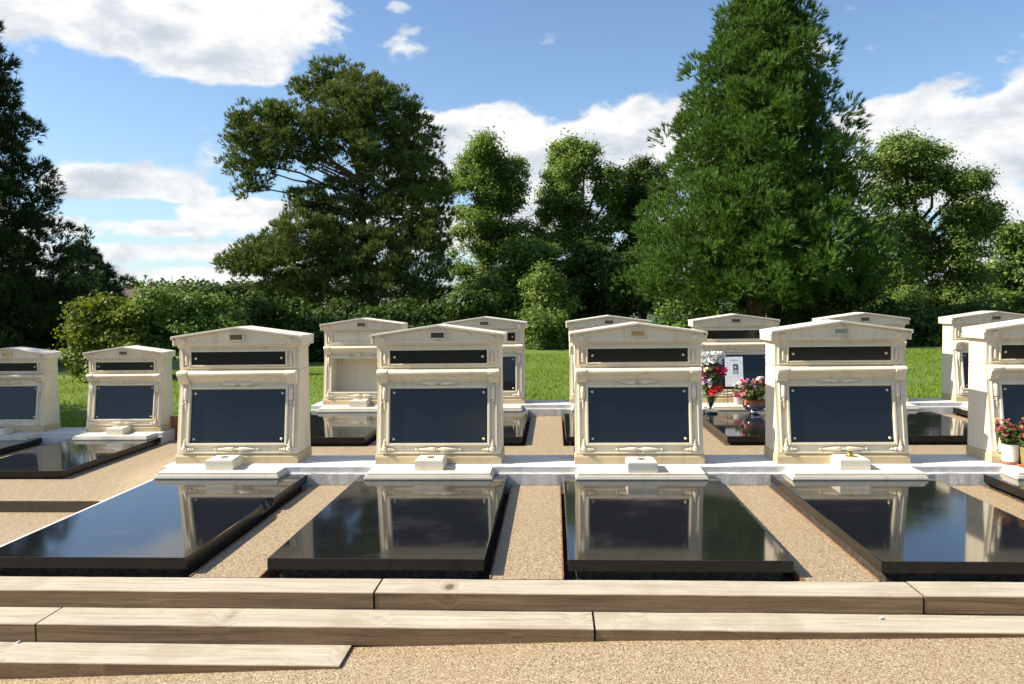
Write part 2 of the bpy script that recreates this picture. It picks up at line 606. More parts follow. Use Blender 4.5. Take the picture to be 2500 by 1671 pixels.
def raw_mesh(name, verts, faces, mat, smooth=False):
    """fast mesh from numpy arrays, faces all of one size"""
    me = bpy.data.meshes.new(name)
    verts = np.asarray(verts, dtype=np.float32)
    faces = np.asarray(faces, dtype=np.int32)
    k = faces.shape[1]
    me.vertices.add(len(verts)); me.vertices.foreach_set('co', verts.ravel())
    me.loops.add(faces.size); me.loops.foreach_set('vertex_index', faces.ravel())
    me.polygons.add(len(faces)); me.polygons.foreach_set('loop_start', np.arange(0, faces.size, k, dtype=np.int32))
    if smooth:
        me.polygons.foreach_set('use_smooth', np.ones(len(faces), dtype=bool))
    me.materials.append(MATS[mat])
    me.update(calc_edges=True)
    return me


def T(x, y, z): return Matrix.Translation((x, y, z))
def RX(a): return Matrix.Rotation(a, 4, 'X')
def RY(a): return Matrix.Rotation(a, 4, 'Y')
def RZ(a): return Matrix.Rotation(a, 4, 'Z')


# ------------------------------------------------------------------ ground
S_ = 1.796          # pitch of the graves
SLABW, SLABL = 1.30, 2.35
ROW2 = 4.32         # second row lies this far behind the first
X2 = .05
LOW = -.385         # lower terrace


def sstep(x, a, b):
    t = np.clip((x - a) / (b - a), 0, 1)
    return t * t * (3 - 2 * t)


def grid_sheet(name, xs, ys, zf, mat):
    X, Y = np.meshgrid(xs, ys)
    Z = zf(X, Y)
    V = np.stack([X, Y, Z], -1).reshape(-1, 3)
    nx, ny = len(xs), len(ys)
    i = np.arange(nx * ny).reshape(ny, nx)
    Fq = np.stack([i[:-1, :-1], i[:-1, 1:], i[1:, 1:], i[1:, :-1]], -1).reshape(-1, 4)
    o = link(bpy.data.objects.new(name, raw_mesh(name, V, Fq, mat, True)))
    return tag(o, kind='structure')


def front_z(X, Y):
    return np.interp(X, [-9, -6, -3, -1.15, .13, 2.3, 6, 9], [-.50, -.42, -.287, -.205, -.160, -.118, -.06, -.02])


grid_sheet('ground', np.linspace(-900, 900, 37), np.linspace(-900, 900, 37), lambda X, Y: X * 0 - 1.2, 'field')
grid_sheet('subsoil', np.linspace(-3.58, 14, 3), np.linspace(-.06, 7.0, 3), lambda X, Y: X * 0 - .075, 'soil')
grid_sheet('gravel_forecourt', np.linspace(-14, 14, 113), np.linspace(-14, -.06, 29), front_z, 'gravel')


def left_z(X, Y):
    x0 = -4.75 - .4 * sstep(Y, 3.5, 4.6)
    ramp = LOW * (1 - np.clip((X - x0) / (-3.65 - x0), 0, 1))
    z = ramp
    # a small step runs across this lower path
    z = z - .11 * (1 - sstep(X, -4.95, -4.45)) * (Y < 3.275)
    return z


grid_sheet('gravel_terrace', np.linspace(-14, -3.63, 60), np.concatenate([np.linspace(-.5, 3.25, 40), [3.272, 3.278], np.linspace(3.3, 6.98, 40)]), left_z, 'gravel')
grid_sheet('gravel_path', np.linspace(-3.63, 12, 16), np.linspace(2.9, ROW2 - .03, 4), lambda X, Y: X * 0, 'gravel')


def lawn_z(X, Y):
    a = .06 - .42 * (1 - sstep(X, -6.5, -1.0))
    roll = .05 * np.sin(X * .35 + 1) * np.sin(Y * .3) * sstep(Y, 8, 12)
    far = sstep(Y, 20, 60)
    return (a + roll) * (1 - far) + -.9 * far


grid_sheet('lawn', np.linspace(-60, 60, 121), np.concatenate([np.linspace(7.22, 22, 40), np.linspace(23, 80, 20)]), lawn_z, 'lawn')

# gravel strips between the slabs, with their rusty steel edging
def strip(x0, x1, y0, y1, z0=0.0, edges=(True, True)):
    mb = MB().box(x0, x1, y0, y1, z0 - .06, z0)
    o = mb.build('gravel_strip', 'gravel')
    tag(o, kind='structure')
    for side, on in zip((0, 1), edges):
        if on:
            xe = x0 - .009 if side == 0 else x1 + .001
            e = MB().box(xe, xe + .008, y0 + .002, y1 - .002, z0 - .07, z0 + .006).build('steel_edging', 'rust', o)
    return o


for k in range(-2, 4):
    x0 = k * S_ + SLABW + .045
    x1 = (k + 1) * S_ - .035
    strip(x0, x1, -.05, 2.34)
for k in range(-2, 5):
    x0 = k * S_ + SLABW + .045 + X2
    x1 = (k + 1) * S_ - .035 + X2
    strip(x0, x1, ROW2 - .028, ROW2 + 2.34)
strip(-5 * S_ + SLABW + X2 + .04, -4 * S_ + X2 - .03, ROW2 + .0, ROW2 + 2.34, LOW + .004, (False, False))
# step edge on the lower path, riser shade put into its dark colour
mb = MB()
prev = None
for xx in np.linspace(-9.0, -4.76, 12):
    zt = LOW + .008
    q = [mb.bm.verts.new(p) for p in ((xx, 3.262, zt - .16), (xx, 3.2735, zt - .16), (xx, 3.2735, zt), (xx, 3.262, zt))]
    if prev:
        for i in range(4):
            mb.bm.faces.new((prev[i], prev[(i + 1) % 4], q[(i + 1) % 4], q[i]))
    else:
        mb.bm.faces.new(q)
    prev = q
mb.bm.faces.new(prev[::-1])
eb = mb.build('path_edging', 'edging_shade')
tag(eb, 'long shade-coloured edging of the step across the lower gravel path', 'edging')
# pale kerb beside the end slab
kb = MB().box(-3.632, -3.602, -.05, 2.9, -.62, .092, .004).build('terrace_kerb', 'concrete')
tag(kb, 'thin pale kerb along the open side of the slab with the chipped edge', 'kerb')

# loose pebbles in the gaps beside the slabs
pv, pf = [], []
for _ in range(900):
    k = random.randint(-2, 3); row = random.random() < .3
    xx = (k * S_ + random.uniform(-.034, -.002)) if random.random() < .6 else (k * S_ + SLABW + random.uniform(.004, .043))
    yy = random.uniform(0, 2.3)
    if row: xx += X2; yy += ROW2
    r = random.uniform(.003, .009)
    c = np.array([xx, yy, -.07 + r + random.random() * .035])
    o6 = np.array([[1, 0, 0], [0, 1, 0], [-1, 0, 0], [0, -1, 0], [0, 0, 1], [0, 0, -1]]) * r * rng.uniform(.6, 1.2, (6, 1))
    b0 = len(pv) * 6
    pv.append(c + o6)
    pf.append(np.array([[0, 1, 4], [1, 2, 4], [2, 3, 4], [3, 0, 4], [1, 0, 5], [2, 1, 5], [3, 2, 5], [0, 3, 5]]) + b0)
o = link(bpy.data.objects.new('pebbles', raw_mesh('pebbles', np.concatenate(pv), np.concatenate(pf), 'pebbles')))
tag(o, 'loose pebbles lying in the dark gaps beside the slabs', 'pebbles', kind='stuff')

# ------------------------------------------------------------------ timber steps
def sleeper(x0, x1, y0, y1, z1, label, seed, h=.098):
    """a sawn beam with slightly wavy arrises"""
    rs = np.random.default_rng(seed)
    n = 40
    xs = np.linspace(x0 + .003, x1 - .003, n)
    sec = [(0, 0), (1, 0), (1, 1), (0, 1)]
    wob = lambda a: np.convolve(rs.normal(0, a, n + 8), np.ones(9) / 9, 'valid')
    bv = .004
    prof = [(y0, -h), (y1, -h), (y1, -bv), (y1 - bv, 0), (y0 + bv, 0), (y0, -bv)]
    wy = [wob(.003) for _ in range(3)]
    wz = [wob(.003) for _ in range(3)]
    V = []
    cx, cy = (x0 + x1) / 2, (y0 + y1) / 2
    for i in range(n):
        for j, (py, pz) in enumerate(prof):
            fy = wy[0][i] if j in (0, 4, 5) else wy[1][i]
            fz = 0 if j in (0, 1) else (wz[0][i] if j in (4, 5) else wz[1][i])
            V.append((xs[i] - cx, py + fy - cy, pz + fz))
    m_ = len(prof)
    Fq = [(i * m_ + j, i * m_ + (j + 1) % m_, (i + 1) * m_ + (j + 1) % m_, (i + 1) * m_ + j) for i in range(n - 1) for j in range(m_)]
    bm = bmesh.new()
    vv = [bm.verts.new(v) for v in V]
    for f in Fq: bm.faces.new([vv[i] for i in f])
    bm.faces.new(vv[:m_][::-1]); bm.faces.new(vv[-m_:])
    bmesh.ops.recalc_face_normals(bm, faces=bm.faces)
    me = bpy.data.meshes.new('timber_sleeper'); bm.to_mesh(me); bm.free()
    me.materials.append(MATS['wood'])
    o = link(bpy.data.objects.new('timber_sleeper', me))
    o.location = (cx, cy, z1)
    tag(o, label, 'sleeper', 'timber sleepers of the steps')
    return o


sleeper(-4.09, -1.092, -.283, -.053, .0, 'rough sawn sleeper of the top step in front of the chipped slab', 1)
sleeper(-1.086, 1.905, -.281, -.055, .0, 'long top step sleeper in front of the gold nameplate tomb', 2)
sleeper(1.911, 4.9, -.277, -.050, .003, 'top step sleeper beyond the joint, in front of the slab of the brass ring tomb', 3)
sleeper(4.906, 7.9, -.277, -.050, .002, 'top step sleeper past the potted plant tomb', 8)
sleeper(3.136, 6.13, -.524, -.284, -.097, 'middle step sleeper almost buried in gravel, past the sinking one', 9)
sleeper(-5.88, -2.888, -.526, -.286, -.096, 'middle step sleeper ending at a joint above the lowest step', 4)
sleeper(-2.882, .125, -.528, -.288, -.095, 'whole middle step sleeper lying above the lowest step', 5)
sleeper(.131, 3.13, -.524, -.284, -.097, 'middle step sleeper sinking into the rising gravel', 6)
sleeper(-4.15, -1.152, -.775, -.531, -.191, 'lowest step sleeper with a cut end buried in the gravel', 7)

# ------------------------------------------------------------------ plinths
def plinth(x0, x1, yo, zo, label):
    root = empty('concrete_plinth', ((x0 + x1) / 2, 2.355 + yo, zo))
    h = (x1 - x0) / 2
    n = max(8, int((x1 - x0) / .06))
    def course(name, y0, y1, z0, z1, amp, seed):
        rs = np.random.default_rng(seed)
        bm = bmesh.new()
        mb = MB(); mb.bm.free(); mb.bm = bm
        xs = np.linspace(-h, h, n)
        rows = []
        for x in xs:
            j = lambda a: rs.normal(0, a)
            rows.append([bm.verts.new((x, y0 + j(amp), z0)), bm.verts.new((x, y1, z0)), bm.verts.new((x, y1, z1)), bm.verts.new((x, y0 + .006 + j(amp), z1 + j(amp * .35))), bm.verts.new((x, y0 + j(amp), z1 - .008 + j(amp)))])
        for A, B in zip(rows[:-1], rows[1:]):
            for i in range(5):
                k = (i + 1) % 5
                bm.faces.new((A[i], A[k], B[k], B[i]))
        bm.faces.new(rows[0][::-1]); bm.faces.new(rows[-1])
        return mb.build(name, 'concrete', root)
    course('footing', -.006, .545, -.08, .108, .0016, int(yo * 10 + 3))
    course('capping', .022, .543, .109, .164, .0012, int(yo * 10 + 5))
    tag(root, label, 'plinth')
    return root


plinth(-3.63, 12, 0, 0, 'white painted concrete plinth under the front row of headstones')
plinth(-3.60, 12, ROW2, 0, 'white painted concrete plinth under the headstones beside the lawn')
plinth(-14, -5.83, ROW2, LOW, 'white painted concrete plinth of the lower terrace')

# timber wall that retains the upper terrace
rw = empty('retaining_wall', (-4.8, 7.12, LOW))
tag(rw, 'dark brown timber retaining wall between the two terraces', 'wall')
for i in range(2):
    MB().box(-1.15, 1.15, -.03 + .004 * i, .03, -.1 + i * .225, .118 + i * .225, .005).build('plank', 'rust', rw)
for xx in (-1.1, 0, 1.1):
    MB().box(xx - .04, xx + .04, .032, .10, -.15, .33, .005).build('post', 'rust', rw)

# ------------------------------------------------------------------ headstone prototype parts (shared meshes)
HB = .567                                   # half width of the body
Z0, ZT, Y0, YT = .085, .80, .012, .130      # sloped face: bottom, top
SL = math.hypot(ZT - Z0, YT - Y0)
upv = Vector((0, YT - Y0, ZT - Z0)) / SL
nrm = Vector((0, -(ZT - Z0), YT - Y0)) / SL
FACE = Matrix(((1, 0, 0, 0), (0, nrm.y, upv.y, Y0), (0, nrm.z, upv.z, Z0), (0, 0, 0, 1)))
# FACE maps (x, out, up) -> local


def FM(x, out, up): return FACE @ T(x, out, up)


PH, PV0, PV1 = .448, .100, .598             # panel opening on the sloped face
BACK = .425


def mesh_lower(depth):
    """block with sloped front and a rectangular recess of the given depth"""
    bm = bmesh.new()
    def V(x, out, up): return bm.verts.new(FACE @ Vector((x, out, up)))
    o = [V(-HB, 0, 0), V(HB, 0, 0), V(HB, 0, SL), V(-HB, 0, SL)]
    i = [V(-PH, 0, PV0), V(PH, 0, PV0), V(PH, 0, PV1), V(-PH, 0, PV1)]
    r = [V(-PH, -depth, PV0), V(PH, -depth, PV0), V(PH, -depth, PV1), V(-PH, -depth, PV1)]
    t = [bm.verts.new((HB, YT, .852)), bm.verts.new((-HB, YT, .852))]
    bk = [bm.verts.new((-HB, BACK, Z0 - .004)), bm.verts.new((HB, BACK, Z0 - .004)), bm.verts.new((HB, BACK, .852)), bm.verts.new((-HB, BACK, .852))]
    for a in range(4):
        b_ = (a + 1) % 4
        bm.faces.new((o[a], o[b_], i[b_], i[a]))
        bm.faces.new((i[a], i[b_], r[b_], r[a]))
    bm.faces.new(r)
    bm.faces.new((o[3], o[2], t[0], t[1]))
    bm.faces.new((o[1], bk[1], bk[2], t[0], o[2]))
    bm.faces.new((o[0], o[3], t[1], bk[3], bk[0]))
    bm.faces.new((t[1], t[0], bk[2], bk[3]))
    bm.faces.new((bk[0], bk[3], bk[2], bk[1]))
    bm.faces.new((o[0], bk[0], bk[1], o[1]))
    es = [e for e in bm.edges if e.calc_length() > .3 and not (set(e.verts) <= set(r))]
    bmesh.ops.bevel(bm, geom=es, offset=.004, segments=2, affect='EDGES')
    mb = MB(); mb.bm.free(); mb.bm = bm
    return mb


P = {}
P['lower_block'] = mesh_lower(.020).mesh('lower_block', 'stone')
P['niche_block'] = mesh_lower(.29).mesh('niche_block', 'stone')
P['base_course'] = MB().prism_x([(-.004, 0), (BACK + .004, 0), (BACK + .004, .083), (.012, .083), (.006, .076), (-.002, .060)], -HB - .008, HB + .008, .003).mesh('base_course', 'stone_bounce')
# raised field border on the sloped face
mb = MB()
for (x0, x1, u0, u1) in [(-.535, -.522, .02, .66), (.522, .535, .02, .66), (-.522, .522, .008, .02)]:
    mb.box(x0, x1, -.004, .014, u0, u1, .004, FACE)
P['field_border'] = mb.mesh('field_border', 'stone')
mb = MB()
fw_ = .024
for (x0, x1, u0, u1) in [(-PH - fw_, -PH, PV0 - fw_, PV1 + fw_), (PH, PH + fw_, PV0 - fw_, PV1 + fw_), (-PH, PH, PV0 - fw_, PV0), (-PH, PH, PV1, PV1 + fw_)]:
    mb.box(x0, x1, -.003, .020, u0, u1, .006, FACE)
P['panel_frame'] = mb.mesh('panel_frame', 'stone')
P['inscription_panel'] = MB().box(-PH + .004, PH - .004, -.0185, -.008, PV0 + .004, PV1 - .004, .001, FACE).mesh('inscription_panel', 'granite_panel')
SPR = [(0.0, .016), (.006, .0155), (.010, .012), (.012, .005), (.0125, 0)]
dome = MB().lathe([(.0125, 0), (.0125, .003), (.0115, .008), (.007, .012), (0, .0135)], 14).mesh('stud', 'stud', 50)


def spindle(mb, u, out=.009, L=.15):
    for s in (-1, 1):
        m_ = FM(s * .022, out, u) @ RY(s * math.pi / 2) @ Matrix.Diagonal((1, .8, 1, 1))
        mb.lathe([(0, 0), (.017, .002), (.022, .012), (.021, .05), (.014, .10), (.006, L - .01), (.001, L)], 10, m_)
        mb.ball(.011, FM(s * (L + .034), out, u), seg=8)
        mb.ball(.013, FM(s * .012, out, u), seg=8)
    return mb


P['spindle_top'] = spindle(MB(), .645).mesh('spindle', 'stone', 50)
P['spindle_low'] = spindle(MB(), .045, L=.165).mesh('spindle', 'stone', 50)


def torch(s):
    mb = MB()
    x = s * .495
    mb.lathe([(0, .618), (.012, .614), (.0195, .600), (.022, .58), (.021, .50), (.017, .495), (0, .494)], 12, FM(x, .009, 0))
    for (u, r) in [(.480, .014), (.462, .010), (.442, .011), (.424, .0085), (.408, .0065)]:
        mb.ball(r, FM(x, .006, u), seg=8)
    for q in (-1, 1):
        mb.ball(.010, FM(x + q * .022, .006, .466), seg=8)
    mb.lathe([(.005, .404), (.0025, .385), (0, .365)], 6, FM(x, .003, 0))
    return mb


def corner(s):
    mb = MB()
    x = s * .492
    mb.ball(.028, FM(x, .009, .045), seg=12)
    for (u, r) in [(.082, .019), (.106, .013), (.124, .011)]:
        mb.ball(r, FM(x, .007, u), seg=8)
    mb.lathe([(.006, .126), (.003, .15), (0, .172)], 6, FM(x, .003, 0))
    for q, r in [(.042, .018), (.064, .013), (.082, .011)]:
        mb.ball(r, FM(x - s * q, .007, .042), seg=8)
    mb.lathe([(.006, 0), (.003, .02), (0, .045)], 6, FM(x - s * .086, .003, .042) @ RY(-s * math.pi / 2))
    mb.ball(.011, FM(x + s * .02, .002, .075), seg=8)
    mb.ball(.010, FM(x - s * .025, .002, .018), seg=8)
    return mb


P['torch_l'] = torch(-1).mesh('torch', 'stone', 50)
P['torch_r'] = torch(1).mesh('torch', 'stone', 50)
P['corner_l'] = corner(-1).mesh('corner_scroll', 'stone', 50)
P['corner_r'] = corner(1).mesh('corner_scroll', 'stone', 50)
P['cornice'] = MB().prism_x([(.128, .722), (.112, .726), (.110, .744), (.102, .764), (.088, .780), (.066, .790), (.060, .7905), (.060, .800), (.046, .803), (.038, .813), (.038, .828), (.048, .841), (.066, .847), (.128, .851)], -.546, .546, .002).mesh('cornice', 'stone', 40)
for s in (-1, 1):
    xa, xb = sorted((s * .462, s * .556))
    P['corbel_%d' % s] = MB().prism_x([(.13, .718), (.092, .724), (.074, .738), (.062, .760), (.056, .786), (.056, .794), (.038, .798), (.028, .812), (.028, .832), (.042, .846), (.062, .850), (.13, .8535)], xa, xb, .003).mesh('corbel', 'stone', 40)
P['upper_block'] = MB().box(-HB, HB, YT, BACK, .857, 1.075, .004).mesh('upper_block', 'stone')
P['joint'] = MB().box(-HB + .006, HB - .006, YT + .01, BACK - .006, .84, .87).mesh('mortar_joint', 'stone_dirty')
mb = MB()
# upper frames
UF = YT
for (x0, x1, z0, z1) in [(-.535, -.522, .882, 1.05), (.522, .535, .882, 1.05), (-.535, .535, .870, .882)]:
    mb.box(x0, x1, UF - .016, UF + .004, z0, z1, .004)
P['upper_border'] = mb.mesh('upper_border', 'stone')
mb = MB()
for (x0, x1, z0, z1) in [(-.462, -.446, .886, 1.040), (.446, .462, .886, 1.040), (-.446, .446, .886, .902), (-.446, .446, 1.024, 1.040)]:
    mb.box(x0, x1, UF - .026, UF + .004, z0, z1, .006)
P['upper_frame'] = mb.mesh('upper_frame', 'stone')
P['upper_panel'] = MB().box(-.446, .446, UF - .008, UF + .002, .902, 1.024).mesh('upper_panel', 'granite_panel')


def small_col(s):
    mb = MB()
    x = s * .493
    mb.lathe([(0, .905), (.012, .907), (.016, .915), (.012, .925), (.014, .935), (.016, .955), (.012, .985), (.007, 1.0), (0, 1.012)], 10, T(x, UF - .006, 0))
    return mb


P['column_l'] = small_col(-1).mesh('small_column', 'stone', 50)
P['column_r'] = small_col(1).mesh('small_column', 'stone', 50)
# roof: pediment block, raking slabs, bed mould
P['pediment'] = MB().prism_y([(-.590, 1.088), (.590, 1.088), (.590, 1.150), (0, 1.232), (-.590, 1.150)], .098, BACK + .02, .003).mesh('pediment', 'stone')
mb = MB()
mb.prism_x([(.135, 1.060), (.124, 1.064), (.116, 1.076), (.110, 1.0865), (BACK + .012, 1.0865), (BACK + .012, 1.060)], -.578, .578, .002)
mb.prism_y([(-.470, 1.092), (.470, 1.092), (.455, 1.108), (-.455, 1.108)], .086, .101, .002)
P['bed_mould'] = mb.mesh('bed_mould', 'stone')
mb = MB()
mb.prism_y([(-.600, 1.150), (0, 1.2335), (.600, 1.150), (.600, 1.160), (0, 1.244), (-.600, 1.160)], .076, BACK + .026, .002)
mb.prism_y([(-.614, 1.140), (-.6005, 1.140), (-.6005, 1.1605), (0, 1.2445), (.6005, 1.1605), (.6005, 1.140), (.614, 1.140), (.614, 1.172), (0, 1.258), (-.614, 1.172)], .058, BACK + .034, .003)
P['roof_slab'] = mb.mesh('roof_slab', 'stone_white')
for s in (-1, 1):
    xa, xb = sorted((s * .5905, s * .612))
    P['eaves_%d' % s] = MB().box(xa, xb, .088, BACK + .030, 1.082, 1.1405, .004).mesh('eaves_mould', 'stone')
boss = MB().lathe([(.024, 0), (.024, .008), (.020, .019), (.011, .026), (0, .028)], 14).mesh('boss', 'stone', 50)
mb = MB()
for (x0, x1, z0, z1) in [(-.072, -.060, 1.126, 1.196), (.060, .072, 1.126, 1.196), (-.060, .060, 1.126, 1.137), (-.060, .060, 1.185, 1.196)]:
    mb.box(x0, x1, .072, .104, z0, z1, .003)
P['plate_frame'] = mb.mesh('plate_frame', 'stone')
plate_me = {}
for pm in ('plate_gold', 'plate_bronze', 'plate_green', 'plate_dark'):
    plate_me[pm] = MB().box(-.0595, 0.0595, .088, .101, 1.1375, 1.1845).mesh('name_plate', pm)
# ledge with moulded edge
mb = MB()
LW = .556
for (ins, z0, z1) in [(0.0, .0, .020), (.008, .0205, .034), (.020, .0345, .055)]:
    mb.box(-LW + ins, LW - ins, ins, .285, z0, z1, .004)
P['ledge'] = mb.mesh('ledge', 'stone_white')
# flower block: chamfered top and a flat dark disc painted as the socket's shade
bm = bmesh.new()
mb = MB(); mb.bm.free(); mb.bm = bm
w, d, h = .127, .25, .09
ch = .022
lowr = [bm.verts.new(p) for p in ((-w, 0, 0), (w, 0, 0), (w, d, 0), (-w, d, 0))]
mid = [bm.verts.new(p) for p in ((-w, 0, h - .012), (w, 0, h - .012), (w, d, h - .012), (-w, d, h - .012))]
top = [bm.verts.new(p) for p in ((-w + .006, .004, h), (w - .006, .004, h), (w - ch, d - ch, h + .004), (-w + ch, d - ch, h + .004))]
for A, B in ((lowr, mid), (mid, top)):
    for i in range(4):
        bm.faces.new((A[i], A[(i + 1) % 4], B[(i + 1) % 4], B[i]))
bm.faces.new(lowr[::-1]); bm.faces.new(top)
bmesh.ops.bevel(bm, geom=list(bm.edges), offset=.003, segments=2, affect='EDGES')
P['block'] = mb.mesh('block', 'stone_white')
P['socket'] = MB().lathe([(0, 0), (.026, 0), (.030, .0015), (.034, .0008), (.034, -.004)], 20).mesh('socket', 'socket_shade', 40)
ring_me = MB().lathe([(.020, .0), (.036, .0), (.038, .006), (.030, .010), (.024, .02), (.033, .03), (.028, .036), (.018, .034)], 20).mesh('vase_ring', 'brass', 40)

txt_cache = {}


def text_mesh(s, mat, size=.026):
    key = (s, mat)
    if key not in txt_cache:
        cu = bpy.data.curves.new('lettering', 'FONT')
        cu.body = s; cu.size = size; cu.extrude = .0008; cu.align_x = 'CENTER'; cu.align_y = 'CENTER'
        to = bpy.data.objects.new('lettering', cu)
        col.objects.link(to)
        me = bpy.data.meshes.new_from_object(to.evaluated_get(bpy.context.evaluated_depsgraph_get()))
        bpy.data.objects.remove(to); bpy.data.curves.remove(cu)
        me.transform(RX(math.pi / 2))
        me.materials.clear(); me.materials.append(MATS[mat])
        txt_cache[key] = me
    return txt_cache[key]


def part(name, me, parent, loc=(0, 0, 0), rot=None):
    o = bpy.data.objects.new(name, me)
    o.location = loc
    if rot is not None: o.rotation_euler = rot
    return link(o, parent)


def headstone(x, yo, zo, label, group, plate='plate_bronze', text=None, niche=False, ledge_dx=0.0, rz=0.0):
    jr = random.Random(int(x * 100) + 3)
    root = empty('headstone', (x, 2.466 + yo + jr.uniform(-.006, .006), .1645 + zo), rz + R(jr.uniform(-.5, .5)))
    tag(root, label, 'headstone', group)
    part('base_course', P['base_course'], root)
    lb = part('lower_block', P['niche_block' if niche else 'lower_block'], root)
    part('field_border', P['field_border'], lb)
    fr = part('panel_frame', P['panel_frame'], root)
    for nm in ('spindle_top', 'spindle_low'): part('spindle', P[nm], root)
    for nm in ('torch_l', 'torch_r'): part('torch', P[nm], root)
    for nm in ('corner_l', 'corner_r'): part('corner_scroll', P[nm], root)
    part('cornice', P['cornice'], root)
    part('corbel', P['corbel_-1'], root); part('corbel', P['corbel_1'], root)
    part('mortar_joint', P['joint'], root)
    ub = part('upper_block', P['upper_block'], root)
    part('upper_border', P['upper_border'], ub)
    part('upper_frame', P['upper_frame'], root)
    part('small_column', P['column_l'], root); part('small_column', P['column_r'], root)
    if not niche:
        pn = part('inscription_panel', P['inscription_panel'], root)
        for sx in (-1, 1):
            for u in (PV0 + .038, PV1 - .038):
                c = FACE @ Vector((sx * (PH - .036), -.008, u))
                part('stud', dome, pn, c, (math.pi / 2 - math.atan2(YT - Y0, ZT - Z0), 0, 0))
        up = part('upper_panel', P['upper_panel'], root)
        for sx in (-1, 1):
            part('stud', dome, up, (sx * .405, UF - .008, .963), (math.pi / 2, 0, 0))
    pd = part('pediment', P['pediment'], root)
    for sx in (-1, 1):
        part('boss', boss, pd, (sx * .505, .098, 1.128), (math.pi / 2, 0, 0))
    part('bed_mould', P['bed_mould'], root)
    rf = part('roof_slab', P['roof_slab'], root)
    part('eaves_mould', P['eaves_-1'], rf); part('eaves_mould', P['eaves_1'], rf)
    pf_ = part('plate_frame', P['plate_frame'], root)
    np_ = part('name_plate', plate_me[plate], root)
    if text:
        part('lettering', text_mesh(*text), np_, (0, .0875, 1.161))
    part('ledge', P['ledge'], root, (ledge_dx, -.376, -.0635))
    return root


def flower_block(x, y, zo, label, group, ring=False):
    root = empty('flower_block', (x, y, .157 + zo))
    tag(root, label, 'vase block', group)
    part('block', P['block'], root)
    part('socket', P['socket'], root, (0, .13, .0935))
    if ring:
        part('vase_ring', ring_me, root, (0, .13, .094))
    return root


slab_cache = {}


def slab_mesh(chip):
    if chip in slab_cache: return slab_cache[chip]
    n = 120 if chip else 12
    ys = np.linspace(0, SLABL, n)
    bm = bmesh.new()
    rows = []
    for y in ys:
        d = 0; dz = 0
        if chip:
            t = (y - 1.36) / .085
            d = .040 * math.exp(-t * t) * (1 + .35 * math.sin(y * 130)) if abs(t) < 3 else 0
            t2 = (y - 1.46) / .022
            d += .050 * math.exp(-t2 * t2)
        b_ = .0035
        prof = [(0, .032), (SLABW, .032), (SLABW - d * .45, .1 - .045), (SLABW - d, .1 - b_ - d * .05), (SLABW - b_ - d * 1.05, .1), (b_, .1), (0, .1 - b_)]
        if chip and d < .002:
            prof[2] = (SLABW, .055)
        rows.append([bm.verts.new((px, y, pz)) for px, pz in prof])
    fl = []
    for A, B in zip(rows[:-1], rows[1:]):
        for i in range(7):
            j = (i + 1) % 7
            f = bm.faces.new((A[i], A[j], B[j], B[i]))
            f.material_index = 1 if i in (0, 1, 2, 6) else 0
    f = bm.faces.new(rows[0][::-1]); f.material_index = 1
    f = bm.faces.new(rows[-1]); f.material_index = 1
    fe = [e for e in bm.edges if all(abs(v.co.y) < 1e-6 and v.co.z > .098 for v in e.verts)]
    bmesh.ops.bevel(bm, geom=fe, offset=.0035, segments=2, affect='EDGES')
    mb = MB(); mb.bm.free(); mb.bm = bm
    slab_cache[chip] = mb.mesh('slab', ['granite', 'granite_side'])
    return slab_cache[chip]


under_me = MB().box(.05, SLABW - .05, .06, SLABL - .002, -.07, .031).mesh('bed', 'soil')


def ledger(x, yo, zo, label, group, chip=False):
    root = empty('ledger_slab', (x, yo, zo))
    tag(root, label, 'grave slab', group)
    part('slab', slab_mesh(chip), root)
    part('bed', under_me, root)
    return root


GH = 'headstones standing in rows'
GS = 'polished black grave slabs'
GB = 'white stone vase blocks'
front = [
    (-2, -3.004, -3.04, 'plate_bronze', None, 'headstone behind the chipped black slab at the open end of its row'),
    (-1, -1.128, -1.165, 'plate_dark', None, 'headstone with dark nameplate, between the chipped slab tomb and the gold nameplate tomb'),
    (0, .678, .660, 'plate_gold', ('FLORIS', 'ink'), 'headstone with a shiny gold lettered nameplate in its pediment'),
    (1, 2.459, 2.463, 'plate_green', ('FLORIS', 'ink_dark'), 'headstone with a pale green lettered nameplate, brass ring on its block'),
    (2, 4.305, 4.30, 'plate_bronze', None, 'headstone with potted plants standing on its ledge')]
tn = ['the chipped slab tomb', 'the dark nameplate tomb', 'the gold nameplate tomb', 'the green nameplate tomb', 'the potted plant tomb']
for i, (k, hx, lx, plate, txt, lab) in enumerate(front):
    headstone(hx, [.05, .02, 0, 0, .03][i], 0, 'cream stone ' + lab, GH, plate, txt, ledge_dx=lx - hx)
    ledger(k * S_, 0, 0, ['polished black granite slab with a chip broken out of its edge', 'polished black granite slab with pale scratches, before the dark nameplate headstone',
                          'polished black granite slab before the gold nameplate headstone', 'polished black granite slab before the green nameplate headstone',
                          'polished black granite slab before the headstone with potted plants'][i], GS, chip=(k == -2))
    if k < 2:
        flower_block([-3.055, -1.174, .672, 2.474][i], [2.254, 2.233, 2.135, 2.235][i], 0,
                     'white chamfered stone vase block on the ledge of ' + tn[i], GB, ring=(k == 1))
back = [
    (-2, 'headstone with an open empty niche and no black panels', True),
    (-1, 'headstone beside the lawn, behind the dark nameplate headstone', False),
    (0, 'headstone beside the lawn, behind the gold nameplate headstone', False),
    (1, 'headstone beside the lawn, with bouquets and a white photo card before it', False),
    (2, 'headstone beside the lawn, behind the green nameplate headstone', False),
    (3, 'headstone beside the lawn, behind the headstone with potted plants', False)]
bn = ['the empty niche tomb', 'the lawn tomb behind the dark plate', 'the lawn tomb behind the gold plate', 'the tomb with bouquets',
      'the lawn tomb behind the green plate', 'the lawn tomb behind the potted plants']
